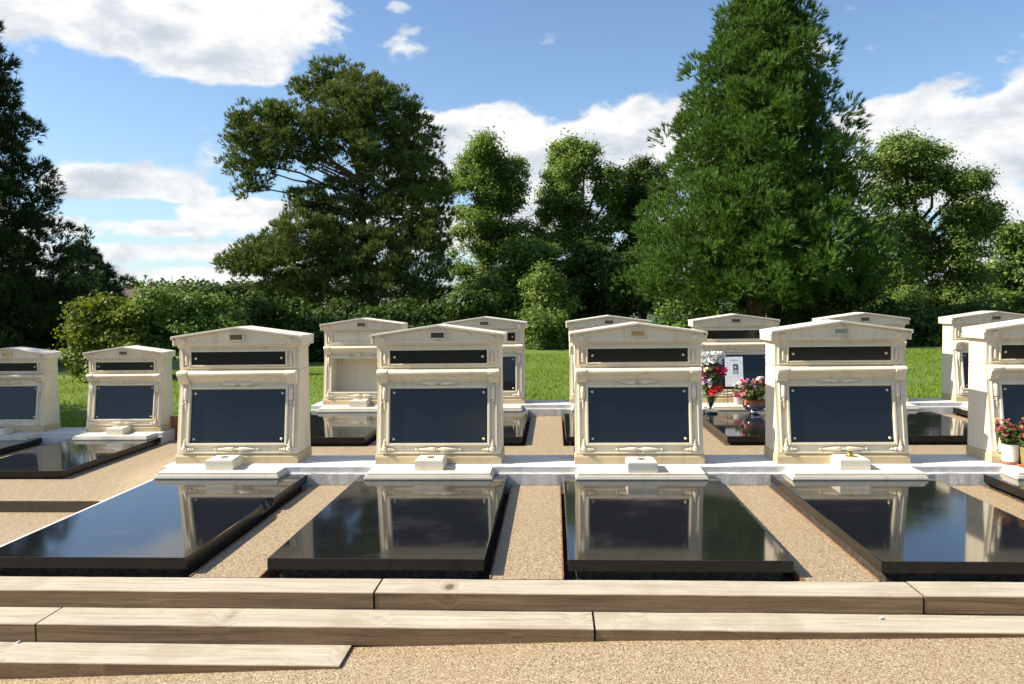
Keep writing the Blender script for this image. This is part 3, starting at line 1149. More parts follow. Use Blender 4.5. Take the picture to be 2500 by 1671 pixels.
for i, (k, lab, ni) in enumerate(back):
    xc = k * S_ + .65 + X2 + .015
    headstone(xc, ROW2, 0, 'cream stone ' + lab, GH, 'plate_bronze', niche=ni)
    ledger(k * S_ + X2, ROW2, 0, 'polished black granite slab of ' + bn[i], GS)
    if k in (-2, -1, 0, 2):
        flower_block(xc, 2.235 + ROW2, 0, 'white stone vase block on the ledge of ' + bn[i], GB)
for k, lab in ((-4, 'beside the timber retaining wall'), (-5, 'in tree shade, away from the retaining wall')):
    xc = k * S_ + .65 + X2 + .02
    headstone(xc, ROW2, LOW, 'cream stone headstone of the lower terrace ' + lab, GH, 'plate_bronze' if k == -4 else 'plate_gold')
    ledger(k * S_ + X2, ROW2, LOW, 'polished black granite slab of the lower terrace ' + lab, GS)
    flower_block(xc, 2.235 + ROW2, LOW, 'white vase block of the lower terrace ' + lab, GB)

# ------------------------------------------------------------------ foliage tools
def unit(v):
    return v / np.maximum(np.linalg.norm(v, axis=-1, keepdims=True), 1e-9)


def leaf_quads(pos, nrm_, size, aspect=.62):
    """one folded diamond per leaf"""
    n = len(pos)
    a = unit(np.cross(nrm_, rng.normal(size=(n, 3))))
    b = np.cross(nrm_, a)
    s = size * rng.uniform(.6, 1.25, (n, 1))
    V = np.stack([pos - a * s * .5, pos + b * s * aspect * .5 + nrm_ * s * .10, pos + a * s * .5, pos - b * s * aspect * .5 + nrm_ * s * .10], 1).reshape(-1, 3)
    Fq = np.arange(4 * n).reshape(n, 4)
    return V, Fq


def tuft_tris(pos, dirs, nb, length, width, spread):
    """nb thin blades fanning out of every tuft"""
    n = len(pos)
    P_ = np.repeat(pos, nb, 0)
    D = np.repeat(dirs, nb, 0)
    d = unit(D + rng.normal(size=D.shape) * spread)
    L = length * rng.uniform(.55, 1.15, (len(P_), 1))
    st = P_ + D * rng.uniform(-.35, .35, (len(P_), 1)) * length
    side = unit(np.cross(d, rng.normal(size=d.shape))) * width * .5
    V = np.stack([st - side, st + side, st + d * L], 1).reshape(-1, 3)
    return V, np.arange(3 * len(P_)).reshape(-1, 3)


def mpp(Y, x=1173, y=690):
    d = view_dir(x, y)
    t = (Y - CAM[1]) / d[1]
    return t / (FPX / SC)


def lobe_list(lobes, Y, depth=1.0, dy=0.5, seed=1, split=0):
    """crown masses given by their outline, turned into ellipsoids of real size"""
    rs = np.random.default_rng(seed)
    out = []
    for L in lobes:
        x, y, rx, rz = L[:4]
        w = L[4] if len(L) > 4 else 1.0
        k = mpp(Y)
        yo = L[5] if len(L) > 5 else rs.uniform(-dy, dy) * rx * k
        c = at(x, y, Y + yo)
        r = np.array([rx * k, rx * k * depth, rz * k])
        if split:
            out.append((c, r * .5, w * .4))
            for q in range(split):
                u = unit(rs.normal(size=3)) * rs.uniform(.5, 1.15)
                out.append((c + u * r, r * rs.uniform(.2, .46) * np.array([1.2, 1.2, .8]), w * rs.uniform(.45, 1.2)))
        else:
            out.append((c, r, w))
    return out


def crown_points(lobes, per_m2, inner=.55, seed=1):
    rs = np.random.default_rng(seed)
    P_, O_ = [], []
    for c, r, w in lobes:
        area = 4 * math.pi * ((r[0] * r[1]) ** 1.6 / 3 + (r[0] * r[2]) ** 1.6 / 3 + (r[1] * r[2]) ** 1.6 / 3) ** (1 / 1.6)
        n = max(6, int(area * per_m2 * w))
        u = unit(rs.normal(size=(n, 3)))
        rad = rs.uniform(inner ** 2, 1.06, (n, 1)) ** .5
        P_.append(c + u * r * rad)
        O_.append(unit(u / r * r.mean()))
    P_, O_ = np.concatenate(P_), np.concatenate(O_)
    # drop what lies deep inside another mass
    keep = np.ones(len(P_), bool)
    for c, r, w in lobes:
        q = (((P_ - c) / r) ** 2).sum(1)
        keep &= ~(q < .16)
    return P_[keep], O_[keep]


def limb(mb, a, b, r0, r1, sag=.0, n=5, seed=0):
    rs = random.Random(seed)
    a, b = Vector(a), Vector(b)
    pts, rad = [], []
    for i in range(n + 1):
        t = i / n
        p = a.lerp(b, t) + Vector((rs.uniform(-1, 1), rs.uniform(-1, 1), rs.uniform(-1, 1))) * (b - a).length * .035 * (0 < i < n)
        p.z += sag * math.sin(math.pi * t)
        pts.append(p); rad.append(r0 + (r1 - r0) * t)
    mb.tube(pts, rad, 7)


def tree_root(name, base, label, cat='tree', group=None):
    r = empty(name, tuple(base))
    tag(r, label, cat, group)
    return r


def add_local(name, me, root):
    me.transform(Matrix.Translation(-Vector(root.location)))
    return link(bpy.data.objects.new(name, me), root)


def gz(x, y):
    return float(lawn_z(np.array(x), np.array(y)))


def broad_tree(name, label, lobes, Y, trunk_x, mat, per_m2=9, nleaf=34, crad=.30, leaf=.15, trunk_r=.22, bark='bark_grey', seed=1, cat='tree',
               group=None, depth=1.0, trunk=True, up=.45, base=None, aspect=.62, split=10):
    L = lobe_list(lobes, Y, depth, .5, seed, split)
    b = at(trunk_x, 690, Y) if base is None else np.array(base)
    b = np.array([b[0], b[1], gz(b[0], b[1])])
    root = tree_root(name, b, label, cat, group)
    C, O = crown_points(L, per_m2, seed=seed)
    rs = np.random.default_rng(seed + 50)
    n = len(C)
    cr = crad * rs.uniform(.6, 1.3, (n, 1, 1))
    pos = C[:, None, :] + rs.normal(size=(n, nleaf, 3)) * cr * np.array([1, 1, .75]) * .6
    loc_out = unit(pos - C[:, None, :] + O[:, None, :] * cr * .9)
    nn = unit(loc_out * .7 + np.array([0, 0, up]) + rs.normal(size=pos.shape) * .42)
    pos = pos.reshape(-1, 3); nn = nn.reshape(-1, 3)
    ok = pos[:, 2] > b[2] + .03
    V, Fq = leaf_quads(pos[ok], nn[ok], leaf, aspect)
    add_local('crown', raw_mesh('crown', V, Fq, mat), root)
    mb = MB()
    topc = max(L, key=lambda l: l[0][2])[0]
    if trunk:
        tp = Vector(topc)
        fork = Vector(b).lerp(Vector((tp.x, tp.y, tp.z)), .45)
        fork.x = b[0] * .6 + tp.x * .4
        limb(mb, (b[0], b[1], b[2] - .3), fork, trunk_r, trunk_r * .7, n=4, seed=seed)
        for i, (c, r, w) in enumerate(L[::(split + 1) if split else 1]):
            f = Vector(b).lerp(fork, min(1.0, max(.35, (c[2] - r[2] * .5 - b[2]) / max(.1, fork.z - b[2]))))
            limb(mb, f, c, trunk_r * (.5 if c[2] > fork.z else .32), .025, sag=.1, seed=seed + i)
    else:
        rs2 = random.Random(seed)
        for i, (c, r, w) in enumerate(L[::(split + 1) if split else 1]):
            limb(mb, (b[0] + rs2.uniform(-.3, .3), b[1] + rs2.uniform(-.2, .2), b[2] - .2), c, .06, .015, seed=seed + i)
    me = mb.mesh('trunk', bark, 60)
    add_local('trunk' if trunk else 'stems', me, root)
    return root


def needle_tree(name, label, lobes, Y, trunk_x, trunk_top, mat, per_m2=3.2, nb=9, length=.17, width=.036, spread=.6, trunk_r=.3, seed=1, depth=1.0, bark='bark', group=None, crad=.34, ntuft=20):
    L = lobe_list(lobes, Y, depth, .55, seed)
    b = at(trunk_x, 690, Y)
    b = np.array([b[0], b[1], gz(b[0], b[1])])
    root = tree_root(name, b, label, 'tree', group)
    C, O = crown_points(L, per_m2, inner=.45, seed=seed)
    rs = np.random.default_rng(seed + 9)
    # every point carries a rounded pad of upturned tufts
    n = len(C)
    cr = crad * rs.uniform(.6, 1.3, (n, 1, 1))
    u = unit(rs.normal(size=(n, ntuft, 3)) + O[:, None, :] * .5 + np.array([0, 0, .6]))
    pos = C[:, None, :] + u * cr * rs.uniform(.4, 1.0, (n, ntuft, 1)) * np.array([1.15, 1.15, .7])
    D = unit(u * .6 + O[:, None, :] * .25 + np.array([0, 0, .6]) + rs.normal(size=u.shape) * .25).reshape(-1, 3)
    C = pos.reshape(-1, 3)
    V, Ft = tuft_tris(C, D, nb, length, width, spread)
    add_local('crown', raw_mesh('crown', V, Ft, mat), root)
    mb = MB()
    tt = Vector(at(*trunk_top, Y))
    bb = Vector((b[0], b[1], b[2] - .3))
    pts = [bb.lerp(tt, i / 8) for i in range(9)]
    for i in range(1, 8):
        pts[i].x += .12 * math.sin(i * 1.9 + seed)
    mb.tube(pts, [trunk_r * (1 - .85 * i / 8) for i in range(9)], 10)
    for i, (c, r, w) in enumerate(L):
        t = min(.92, max(.15, (c[2] - b[2]) / (tt.z - b[2]) * .85))
        limb(mb, bb.lerp(tt, t), c, trunk_r * .28 * (1 - t * .5), .02, sag=.25, n=6, seed=seed + i)
        rs2 = random.Random(seed * 31 + i)
        for q in range(4):
            u = Vector((rs2.uniform(-1, 1), rs2.uniform(-1, 1), rs2.uniform(-.6, .8)))
            limb(mb, c, Vector(c) + Vector((u.x * r[0], u.y * r[1], u.z * r[2])) * .8, .035, .012, n=3, seed=i * 7 + q)
    add_local('trunk', mb.mesh('trunk', bark, 60), root)
    return root


def cone_tree(name, label, base, axis_top, prof, mat, nbranch=170, ntuft=26, nb=11, length=.24, width=.034, spread=.45, crad=.45, clumps=(1.0, .78, .55), trunk_r=.36, seed=1, rise=.22, zlow=.6, bark='bark', group=None, up=.55):
    """conifer: prof = [(height, radius)...]; branches carry sprays towards their tips"""
    rs = np.random.default_rng(seed)
    b = np.array(base, float)
    topv = np.array(axis_top, float)
    H = topv[2] - b[2]
    hs = np.array([p[0] for p in prof]); rr = np.array([p[1] for p in prof])
    root = tree_root(name, b, label, 'tree', group)
    # heights drawn in proportion to the radius
    grid = np.linspace(zlow, H, 400)
    pdf = np.interp(grid, hs, rr) + .25
    cdf = np.cumsum(pdf); cdf /= cdf[-1]
    h = np.interp((np.arange(nbranch) + rs.uniform(0, 1, nbranch)) / nbranch, cdf, grid)
    th = np.arange(nbranch) * 2.39996 + rs.normal(0, .25, nbranch)
    rad = np.interp(h, hs, rr) * rs.uniform(.74, 1.13, nbranch)
    mbt = MB()
    P_, D_ = [], []
    for i in range(nbranch):
        o = np.array([math.cos(th[i]), math.sin(th[i]), 0])
        ax = b + (topv - b) * (h[i] / H)
        for t in clumps:
            t = t + rs.normal(0, .06)
            if rad[i] * t < .12: continue
            droop = rise * rad[i] * (t ** 2 - .45 * t)
            side = np.array([-o[1], o[0], 0]) * rs.normal(0, .22) * rad[i] * .5
            cc = ax + o * rad[i] * t + np.array([0, 0, droop + rs.normal(0, .08)]) + side
            cr = crad * rs.uniform(.65, 1.25) * (.5 + .5 * min(1, rad[i] / (rr.max() * .55)))
            n = int(ntuft * rs.uniform(.7, 1.2))
            u = unit(rs.normal(size=(n, 3)) + o * .55 + np.array([0, 0, .55]))
            P_.append(cc + u * cr * rs.uniform(.45, 1.0, (n, 1)) * np.array([1.1, 1.1, .8]))
            D_.append(unit(u * .75 + o * .25 + np.array([0, 0, up]) + rs.normal(size=(n, 3)) * .2))
        if i % 2 == 0:
            mbt.tube([ax, ax + o * rad[i] * .5 + np.array([0, 0, -.05 * rise * rad[i]]), ax + o * rad[i] * .9 + np.array([0, 0, .3 * rise * rad[i]])], [.05 * (1 - .6 * h[i] / H) + .01, .03, .008], 5)
    nt_ = 40
    P_.append(topv + rs.normal(size=(nt_, 3)) * np.array([.15, .15, .4]))
    D_.append(unit(np.array([0, 0, 1.0]) + rs.normal(size=(nt_, 3)) * .5))
    V, Ft = tuft_tris(np.concatenate(P_), np.concatenate(D_), nb, length, width, spread)
    V[:, 2] = np.maximum(V[:, 2], b[2] + .02)
    add_local('crown', raw_mesh('crown', V, Ft, mat), root)
    pts = [Vector(b + (topv - b) * t) for t in (-.03, .02, .06, .15, .4, .7, 1)]
    mbt.tube(pts, [trunk_r * f for f in (1.5, 1.25, 1.05, .95, .65, .3, .03)], 12)
    add_local('trunk', mbt.mesh('trunk', bark, 60), root)
    return root


def hgt(y, Y, x=1173):
    return at(x, y, Y)[2]


TG = 'trees beyond the lawn'
# giant redwood
Yr = 25.0
k = mpp(Yr)
bx = at(1728, 690, Yr)
zb = gz(bx[0], Yr)
tp = at(1750, -70, Yr)
prof = []
for (yy, half) in [(-70, 4), (0, 60), (40, 98), (100, 120), (200, 165), (300, 195), (400, 222), (500, 268), (600, 290), (680, 298), (740, 300), (800, 285)]:
    prof.append((at(1740, yy, Yr)[2] - zb, max(.05, half * k * .99 - .55 * min(1, half / 230))))
prof = sorted(prof)
cone_tree('redwood_tree', 'tall dense green redwood with reddish trunk, largest conifer beyond the lawn', (bx[0], Yr, zb), (tp[0], Yr, tp[2]), prof, 'needles_redwood',
          nbranch=330, ntuft=40, nb=11, length=.22, width=.034, spread=.34, crad=.56, clumps=(1.0, .78, .52, .3), trunk_r=.36, seed=11, rise=.18, zlow=1.6, group=TG)
# dark conifer at the edge of the lawn
Yl = 21.5
k = mpp(Yl)
bx = at(-70, 690, Yl); zb = gz(bx[0], Yl); tp = at(-75, -150, Yl)
prof = sorted([(at(-60, yy, Yl)[2] - zb, max(.05, half * k * .93 - .45)) for (yy, half) in [(-150, 5), (20, 72), (120, 105), (220, 138), (320, 165), (400, 190), (480, 225), (560, 238), (650, 255), (760, 265), (840, 250)]])
cone_tree('conifer_tree', 'very dark tall conifer beside the lower terrace lawn', (bx[0], Yl, zb), (tp[0], Yl, tp[2]), prof, 'needles_dark',
          nbranch=280, ntuft=26, nb=10, length=.22, width=.034, spread=.5, crad=.40, trunk_r=.34, seed=21, rise=.10, zlow=.3, group=TG)
# pine
pine = [(770, 178, 58, 36), (720, 215, 50, 30), (835, 215, 80, 48), (880, 260, 88, 55), (790, 250, 85, 50),
        (600, 280, 68, 40), (675, 285, 68, 42), (560, 325, 48, 36), (640, 325, 70, 34, .8), (548, 385, 38, 28, .85), (592, 400, 34, 34, .7), (565, 440, 26, 20, .6), (640, 365, 60, 26, .5), (705, 350, 46, 30, .5), (735, 385, 46, 26, .4), (610, 355, 44, 26, .8), (760, 300, 60, 34), (740, 425, 40, 20, .4),
        (940, 325, 66, 60), (870, 335, 85, 62), (800, 330, 75, 46, .8), (965, 410, 62, 80), (890, 415, 80, 60, .9), (988, 500, 48, 90), (930, 500, 80, 70),
        (800, 420, 60, 34, .55), (700, 460, 52, 24), (775, 480, 85, 26, .8), (850, 470, 70, 30, .6),
        (700, 535, 95, 45), (620, 575, 82, 38), (560, 605, 62, 24), (790, 555, 90, 55), (680, 610, 115, 48), (860, 580, 90, 65), (950, 600, 75, 90),
        (770, 650, 130, 55, .8), (900, 680, 110, 60, .8), (985, 640, 45, 90, .8), (680, 670, 90, 40, .7)]
needle_tree('pine_tree', 'broad old pine with an arching limb and open gaps in its crown', pine, 27.0, 858, (800, 190), 'needles_pine', per_m2=4.2, trunk_r=.30, seed=5, group=TG)
# small spruce far behind the lower terrace
Ys = 38.0
k = mpp(Ys)
bx = at(205, 690, Ys); zb = gz(bx[0], Ys); tp = at(193, 558, Ys)
prof = sorted([(at(200, yy, Ys)[2] - zb, half * k) for (yy, half) in [(558, 3), (590, 26), (620, 48), (650, 66), (690, 82), (740, 90)]])
cone_tree('spruce_tree', 'small bluish spruce with spiky tips beside the dark conifer', (bx[0], Ys, zb), (tp[0], Ys, tp[2]), prof, 'needles_blue',
          nbranch=90, ntuft=16, nb=10, length=.34, width=.06, spread=.35, crad=.26, trunk_r=.18, seed=31, rise=.35, zlow=.4, group=TG)
# broadleaf trees
broad_tree('lime_tree', 'tall slender leafy tree next to the pine', [(1120, 345, 42, 34), (1085, 380, 40, 30), (1165, 392, 42, 32), (1075, 425, 42, 36), (1125, 420, 52, 44), (1170, 455, 38, 34), (1100, 490, 60, 48), (1155, 520, 46, 40),
           (1090, 560, 55, 44), (1140, 600, 60, 50), (1080, 640, 60, 50), (1070, 720, 70, 55), (1130, 690, 60, 60)], 32, 1112, 'leaves_lime', per_m2=5.0, nleaf=58, crad=.34, leaf=.135, seed=3, group=TG)
broad_tree('lime_tree', 'tall leafy tree with a forked open top, middle of three beyond the lawn', [(1300, 358, 40, 30), (1345, 365, 38, 28), (1262, 420, 44, 26), (1310, 415, 50, 40), (1378, 410, 34, 30), (1400, 450, 32, 34, .8), (1330, 470, 62, 44), (1275, 480, 42, 34),
           (1380, 510, 42, 40, .7), (1310, 530, 58, 44), (1260, 550, 40, 30), (1340, 580, 60, 40)], 33, 1318, 'leaves_lime', per_m2=5.0, nleaf=58, crad=.34, leaf=.135, seed=4, group=TG)
broad_tree('broadleaf_tree', 'darker leafy tree partly hidden by the redwood', [(1468, 405, 38, 30), (1500, 395, 36, 28), (1450, 455, 40, 36), (1500, 450, 50, 40), (1430, 500, 34, 34, .8), (1470, 540, 60, 60), (1450, 630, 60, 70), (1520, 600, 60, 90)], 34, 1475, 'leaves_dark', per_m2=6.0, nleaf=60, leaf=.135, crad=.34, seed=6, group=TG)
broad_tree('ash_tree', 'rounded leafy tree with bare limbs showing in its crown, beside the redwood', [(2075, 345, 52, 34), (2030, 395, 52, 40), (2100, 390, 66, 40), (2155, 415, 60, 40), (2215, 415, 38, 28), (2235, 480, 48, 32, .9), (2190, 500, 60, 36, .8), (2265, 505, 26, 32, .7),
           (2060, 455, 60, 30, .45), (2030, 520, 60, 40), (2120, 560, 80, 50), (2190, 570, 62, 48), (2070, 620, 90, 70), (2160, 650, 80, 60), (2215, 625, 32, 28, .8), (2090, 720, 100, 70), (2180, 720, 70, 60), (2020, 700, 70, 90)], 31, 2105, 'leaves_ash', per_m2=6.0, nleaf=58, crad=.36, leaf=.13, trunk_r=.26, seed=8, group=TG)
broad_tree('broadleaf_tree', 'leafy tree farther off, beyond the ash', [(2330, 590, 40, 45), (2370, 560, 60, 60), (2295, 640, 45, 36), (2345, 670, 60, 45), (2265, 690, 40, 28), (2310, 720, 70, 40), (2400, 660, 80, 90)], 38, 2350, 'leaves_ash', per_m2=8, leaf=.21, crad=.38, seed=9, group=TG)
# bushes and undergrowth along the far edge of the lawn
BG = 'bushes along the far edge of the lawn'
broad_tree('bush', 'leafy bush rising between the two tall slender trees', [(1190, 600, 60, 46), (1240, 585, 46, 36), (1150, 660, 72, 55), (1230, 660, 80, 60), (1180, 740, 90, 60)], 29, 1190, 'leaves_bush', per_m2=10, leaf=.17, crad=.3, seed=12, cat='bush', group=BG, trunk=False)
broad_tree('bush', 'wide dark leafy bush below the forked tree', [(1320, 620, 62, 46), (1390, 600, 60, 52), (1350, 690, 90, 60), (1430, 680, 60, 70), (1290, 700, 60, 60)], 28.5, 1350, 'leaves_dark', per_m2=10, leaf=.17, crad=.3, seed=13, cat='bush', group=BG, trunk=False)
broad_tree('bush', 'low bright bush reaching down to the lawn in the gap between headstones', [(1240, 640, 40, 46), (1262, 690, 42, 46), (1250, 745, 50, 46), (1285, 790, 48, 36), (1235, 790, 44, 36)], 22.5, 1262, 'leaves_ash', per_m2=9, nleaf=44, leaf=.12, crad=.26, seed=14, cat='bush', group=BG, trunk=False)
broad_tree('bush', 'shady bush at the foot of the pine', [(1060, 720, 70, 60), (1000, 760, 80, 60), (920, 750, 90, 60), (1090, 790, 70, 50)], 23.5, 1030, 'leaves_dark', per_m2=9, leaf=.17, crad=.3, seed=15, cat='bush', group=BG, trunk=False)
broad_tree('bush', 'dark tangled undergrowth below the low pine limbs', [(640, 722, 90, 42), (740, 735, 90, 48), (840, 740, 80, 50), (560, 740, 70, 38), (660, 780, 110, 50), (800, 790, 110, 50)], 24.5, 720, 'leaves_dark', per_m2=8, leaf=.18, crad=.32, seed=16, cat='bush', group=BG, trunk=False)
broad_tree('bush', 'leafy bush at the foot of the redwood trunk', [(1800, 700, 70, 50), (1860, 730, 70, 60), (1780, 760, 70, 50), (1650, 740, 90, 60), (1560, 750, 80, 60)], 27.0, 1790, 'leaves_bush', per_m2=8, leaf=.17, crad=.3, seed=17, cat='bush', group=BG, trunk=False)
broad_tree('bush', 'dark shaded bush between the redwood and the ash', [(1960, 720, 80, 80), (2040, 760, 80, 60), (1900, 780, 90, 50), (2110, 780, 90, 50)], 24.0, 2000, 'leaves_dark', per_m2=8, leaf=.17, crad=.3, seed=18, cat='bush', group=BG, trunk=False)
broad_tree('bush', 'dark bush at the foot of the ash', [(2190, 760, 80, 60), (2280, 760, 90, 60), (2370, 750, 90, 70)], 25.0, 2260, 'leaves_dark', per_m2=8, leaf=.17, crad=.3, seed=19, cat='bush', group=BG, trunk=False)
broad_tree('bush', 'round glossy green bush behind the lower terrace', [(395, 694, 70, 38), (455, 706, 58, 40), (335, 722, 50, 38), (420, 750, 100, 60), (490, 750, 50, 50), (330, 790, 70, 50)], 17.2, 400, 'leaves_bush', per_m2=11, leaf=.12, crad=.22, nleaf=44, seed=20, cat='bush', group=BG, trunk=False)
broad_tree('bush', 'yellowish loose shrub between the dark conifer and the round bush', [(222, 715, 42, 34, .7), (265, 745, 46, 40), (225, 770, 55, 44), (300, 780, 60, 40), (250, 830, 90, 40)], 16.6, 250, 'leaves_yellow', per_m2=9, leaf=.13, crad=.24, seed=22, cat='bush', group=BG, trunk=False)
broad_tree('broadleaf_tree', 'low dark tree behind the round bush', [(440, 675, 54, 22), (505, 688, 50, 26), (470, 705, 90, 32), (560, 705, 60, 30)], 36, 470, 'leaves_dark', per_m2=8, leaf=.22, crad=.4, seed=23, group=TG)
broad_tree('bush', 'dark thicket below the spruce', [(140, 740, 90, 60), (60, 780, 90, 60), (180, 690, 60, 40), (20, 720, 90, 70)], 24, 110, 'leaves_dark', per_m2=8, leaf=.17, crad=.3, seed=24, cat='bush', group=BG, trunk=False)
# trees standing at the side, outside the picture, whose shade falls on the lower terrace
k = mpp(25)
def side_tree(x, y, z0, h, r, seed, label):
    root_l = []
    rs = random.Random(seed)
    L = []
    for i in range(9):
        a = rs.uniform(0, 6.28); q = rs.uniform(0, .55) * r
        L.append((np.array([x + math.cos(a) * q, y + math.sin(a) * q, z0 + h * rs.uniform(.45, .85)]), np.array([r * .5, r * .5, r * .42]), 1.0))
    b = np.array([x, y, z0])
    root = tree_root('broadleaf_tree', b, label, 'tree', TG)
    C, O = crown_points(L, 5, seed=seed)
    n = len(C)
    pos = (C[:, None, :] + rng.normal(size=(n, 30, 3)) * .28).reshape(-1, 3)
    nn = unit(rng.normal(size=pos.shape) + np.array([0, 0, .6]))
    V, Fq = leaf_quads(pos, nn, .24)
    add_local('crown', raw_mesh('crown', V, Fq, 'leaves_ash'), root)
    mb = MB()
    limb(mb, (x, y, z0 - .2), (x, y, z0 + h * .5), .25, .16)
    for c, r_, w in L: limb(mb, (x, y, z0 + h * .4), c, .09, .02)
    add_local('trunk', mb.mesh('trunk', 'bark_grey', 60), root)
side_tree(-17.5, 7.6, -.4, 9.0, 3.4, 41, 'leafy tree that shades the lower terrace headstone')

# distant wood and a house roof beyond the trees
L = lobe_list([(x, 692 + random.uniform(-8, 8), 60, 26) for x in range(-260, 700, 55)] + [(x, 690, 70, 30) for x in range(1900, 2700, 70)], 62, 1.0, .4, 5)
C, O = crown_points(L, 2.2, seed=5)
pos = (C[:, None, :] + rng.normal(size=(len(C), 24, 3)) * .5).reshape(-1, 3)
nn = unit(rng.normal(size=pos.shape) + np.array([0, -.3, .6]))
V, Fq = leaf_quads(pos, nn, .45)
fwd = link(bpy.data.objects.new('distant_wood', raw_mesh('distant_wood', V, Fq, 'leaves_dark')))
tag(fwd, 'distant dark wood along the skyline', 'wood', kind='stuff')
hp = at(306, 677, 52)
hs_ = empty('house', (hp[0], 52, -.9))
tag(hs_, 'distant brown brick house with a low tiled roof behind the bushes', 'house')
zr = hp[2] + .9
MB().box(-1.6, 1.6, 0, 3, 0, zr - .2).build('wall', 'brick', hs_)
rf = MB().prism_x([(-.3, zr - .2), (3.3, zr - .2), (1.5, zr + .55)], -1.9, 1.9).build('roof', 'roof_tile', hs_)
MB().box(.5, .95, 1.3, 1.7, zr + .2, zr + .95).build('chimney', 'brick', rf)
MB().box(-1.2, -.85, 1.3, 1.7, zr + .2, zr + .85).build('chimney', 'brick', rf)
for xx in (-.9, .9):
    MB().box(xx - .35, xx + .35, -.03, .01, zr - 1.5, zr - .6).build('window', 'glass_dark', hs_)
ap = at(396, 700, 50)
an = MB().tube([(ap[0], 50, -.9), (ap[0], 50, at(396, 634, 50)[2])], [.035, .02], 5).build('aerial_mast', 'iron')
tag(an, 'thin aerial mast rising above the distant bushes', 'mast')

# grass
n = 90000
gx = rng.uniform(-14, 12, n); gy = 7.25 + (rng.uniform(0, 1, n) ** 1.25) * 12.5
gzv = lawn_z(gx, gy)
h = rng.uniform(.03, .075, n) * (1 + .5 * np.sin(gx * 1.7) * np.sin(gy * 1.3))
ang = rng.uniform(0, 6.283, n)
wv = rng.uniform(.006, .013, n)
lean = rng.normal(0, .025, (n, 2))
A = np.stack([gx - np.cos(ang) * wv, gy - np.sin(ang) * wv, gzv - .005], 1)
B = np.stack([gx + np.cos(ang) * wv, gy + np.sin(ang) * wv, gzv - .005], 1)
Cc = np.stack([gx + lean[:, 0], gy + lean[:, 1], gzv + h], 1)
V = np.stack([A, B, Cc], 1).reshape(-1, 3)
go = link(bpy.data.objects.new('grass', raw_mesh('grass', V, np.arange(3 * n).reshape(-1, 3), 'grass_blades')))
tag(go, 'short mown grass of the lawn', 'grass', kind='stuff')
# edge weeds along the far side of the lawn
# ------------------------------------------------------------------ flowers and pots
def ground_at(u, v, z):
    d = _fw + _r2 * (u - 1250) / FPX + _u2 * (835.5 - v) / FPX
    return CAM + d * (z - CAM[2]) / d[2]


bloom_cache = {}


def bloom(mat, r=.03, rings=3):
    key = (mat, rings)
    if key not in bloom_cache:
        mb = MB()
        for q in range(rings):
            npet = 7 - q
            for i in range(npet):
                a = 2 * math.pi * (i / npet) + q * .5
                tilt = .25 + q * .45
                d = Vector((math.cos(a) * math.cos(tilt), math.sin(a) * math.cos(tilt), math.sin(tilt)))
                s = Vector((-math.sin(a), math.cos(a), 0))
                L = 1.0 - .2 * q
                p0 = Vector((0, 0, .05 * q)); p1 = p0 + d * L * .55 + s * .34 * L; p2 = p0 + d * L + Vector((0, 0, .12)); p3 = p0 + d * L * .55 - s * .34 * L
                v = [mb.bm.verts.new(p) for p in (p0, p1, p2, p3)]
                mb.bm.faces.new(v)
        mb.ball(.22, T(0, 0, .22), seg=6)
        bloom_cache[key] = mb.mesh('bloom', mat)
    return bloom_cache[key]


def plant(root, blooms, leafn, lr, lz, leaf=.045, mat='leaves_plant', origin=(0, 0, 0), lc=(0, 0, 0)):
    rs = np.random.default_rng(len(blooms) * 7 + leafn)
    mb = MB()
    for (x, y, z, m_, r) in blooms:
        o = part('bloom', bloom(m_), root, (x, y, z), (rs.uniform(.2, 1.0), rs.uniform(-.5, .5), rs.uniform(0, 6)))
        o.scale = (r * 1.45,) * 3
        mb.tube([origin, (origin[0] + (x - origin[0]) * .5, origin[1] + (y - origin[1]) * .5, origin[2] + (z - origin[2]) * .62), (x, y, z)], [.003, .003, .002], 4)
    mb.build('stems', 'leaves_plant', root)
    u = unit(rs.normal(size=(leafn, 3))) * rs.uniform(.2, 1, (leafn, 1)) ** .5
    pos = u * np.array([lr, lr * .8, lz]) + np.array(lc)
    nn = unit(u + np.array([0, -.2, .5]) + rs.normal(size=u.shape) * .5)
    V, Fq = leaf_quads(pos, nn, leaf)
    link(bpy.data.objects.new('foliage', raw_mesh('foliage', V, Fq, mat)), root)


rs = random.Random(77)
# tall bouquet in a glass vase on a silver bowl
vp = ground_at(1734, 1009, .1)
bq = empty('bouquet', (vp[0], vp[1], .1))
tag(bq, 'tall bouquet of white, pink and red flowers in a glass vase', 'bouquet', 'flowers on the graves')
MB().lathe([(0, .0), (.085, .0), (.105, .012), (.108, .03), (.100, .028), (.085, .012), (0, .010)], 20).build('dish', 'silver', bq, 50)
MB().lathe([(0, .012), (.050, .012), (.055, .03), (.047, .10), (.060, .19), (.056, .19), (.043, .10), (.050, .03), (0, .024)], 18).build('vase', 'glass', bq, 50)
bl = []
for i in range(20): bl.append((rs.uniform(-.14, .16), rs.uniform(-.06, .06), rs.uniform(.66, .80), 'petal_white', rs.uniform(.042, .058)))
for i in range(8): bl.append((rs.uniform(-.07, .04), rs.uniform(-.1, -.02), rs.uniform(.46, .60), 'petal_cream', rs.uniform(.032, .042)))
for i in range(9): bl.append((rs.uniform(.05, .20), rs.uniform(-.1, .0), rs.uniform(.50, .60), 'petal_magenta', rs.uniform(.036, .048)))
for i in range(6): bl.append((rs.uniform(-.17, -.08), rs.uniform(-.08, .0), rs.uniform(.50, .60), 'petal_pink', rs.uniform(.034, .044)))
for i in range(3): bl.append((rs.uniform(-.15, -.08), rs.uniform(-.08, .0), rs.uniform(.38, .47), 'petal_lilac', rs.uniform(.030, .038)))
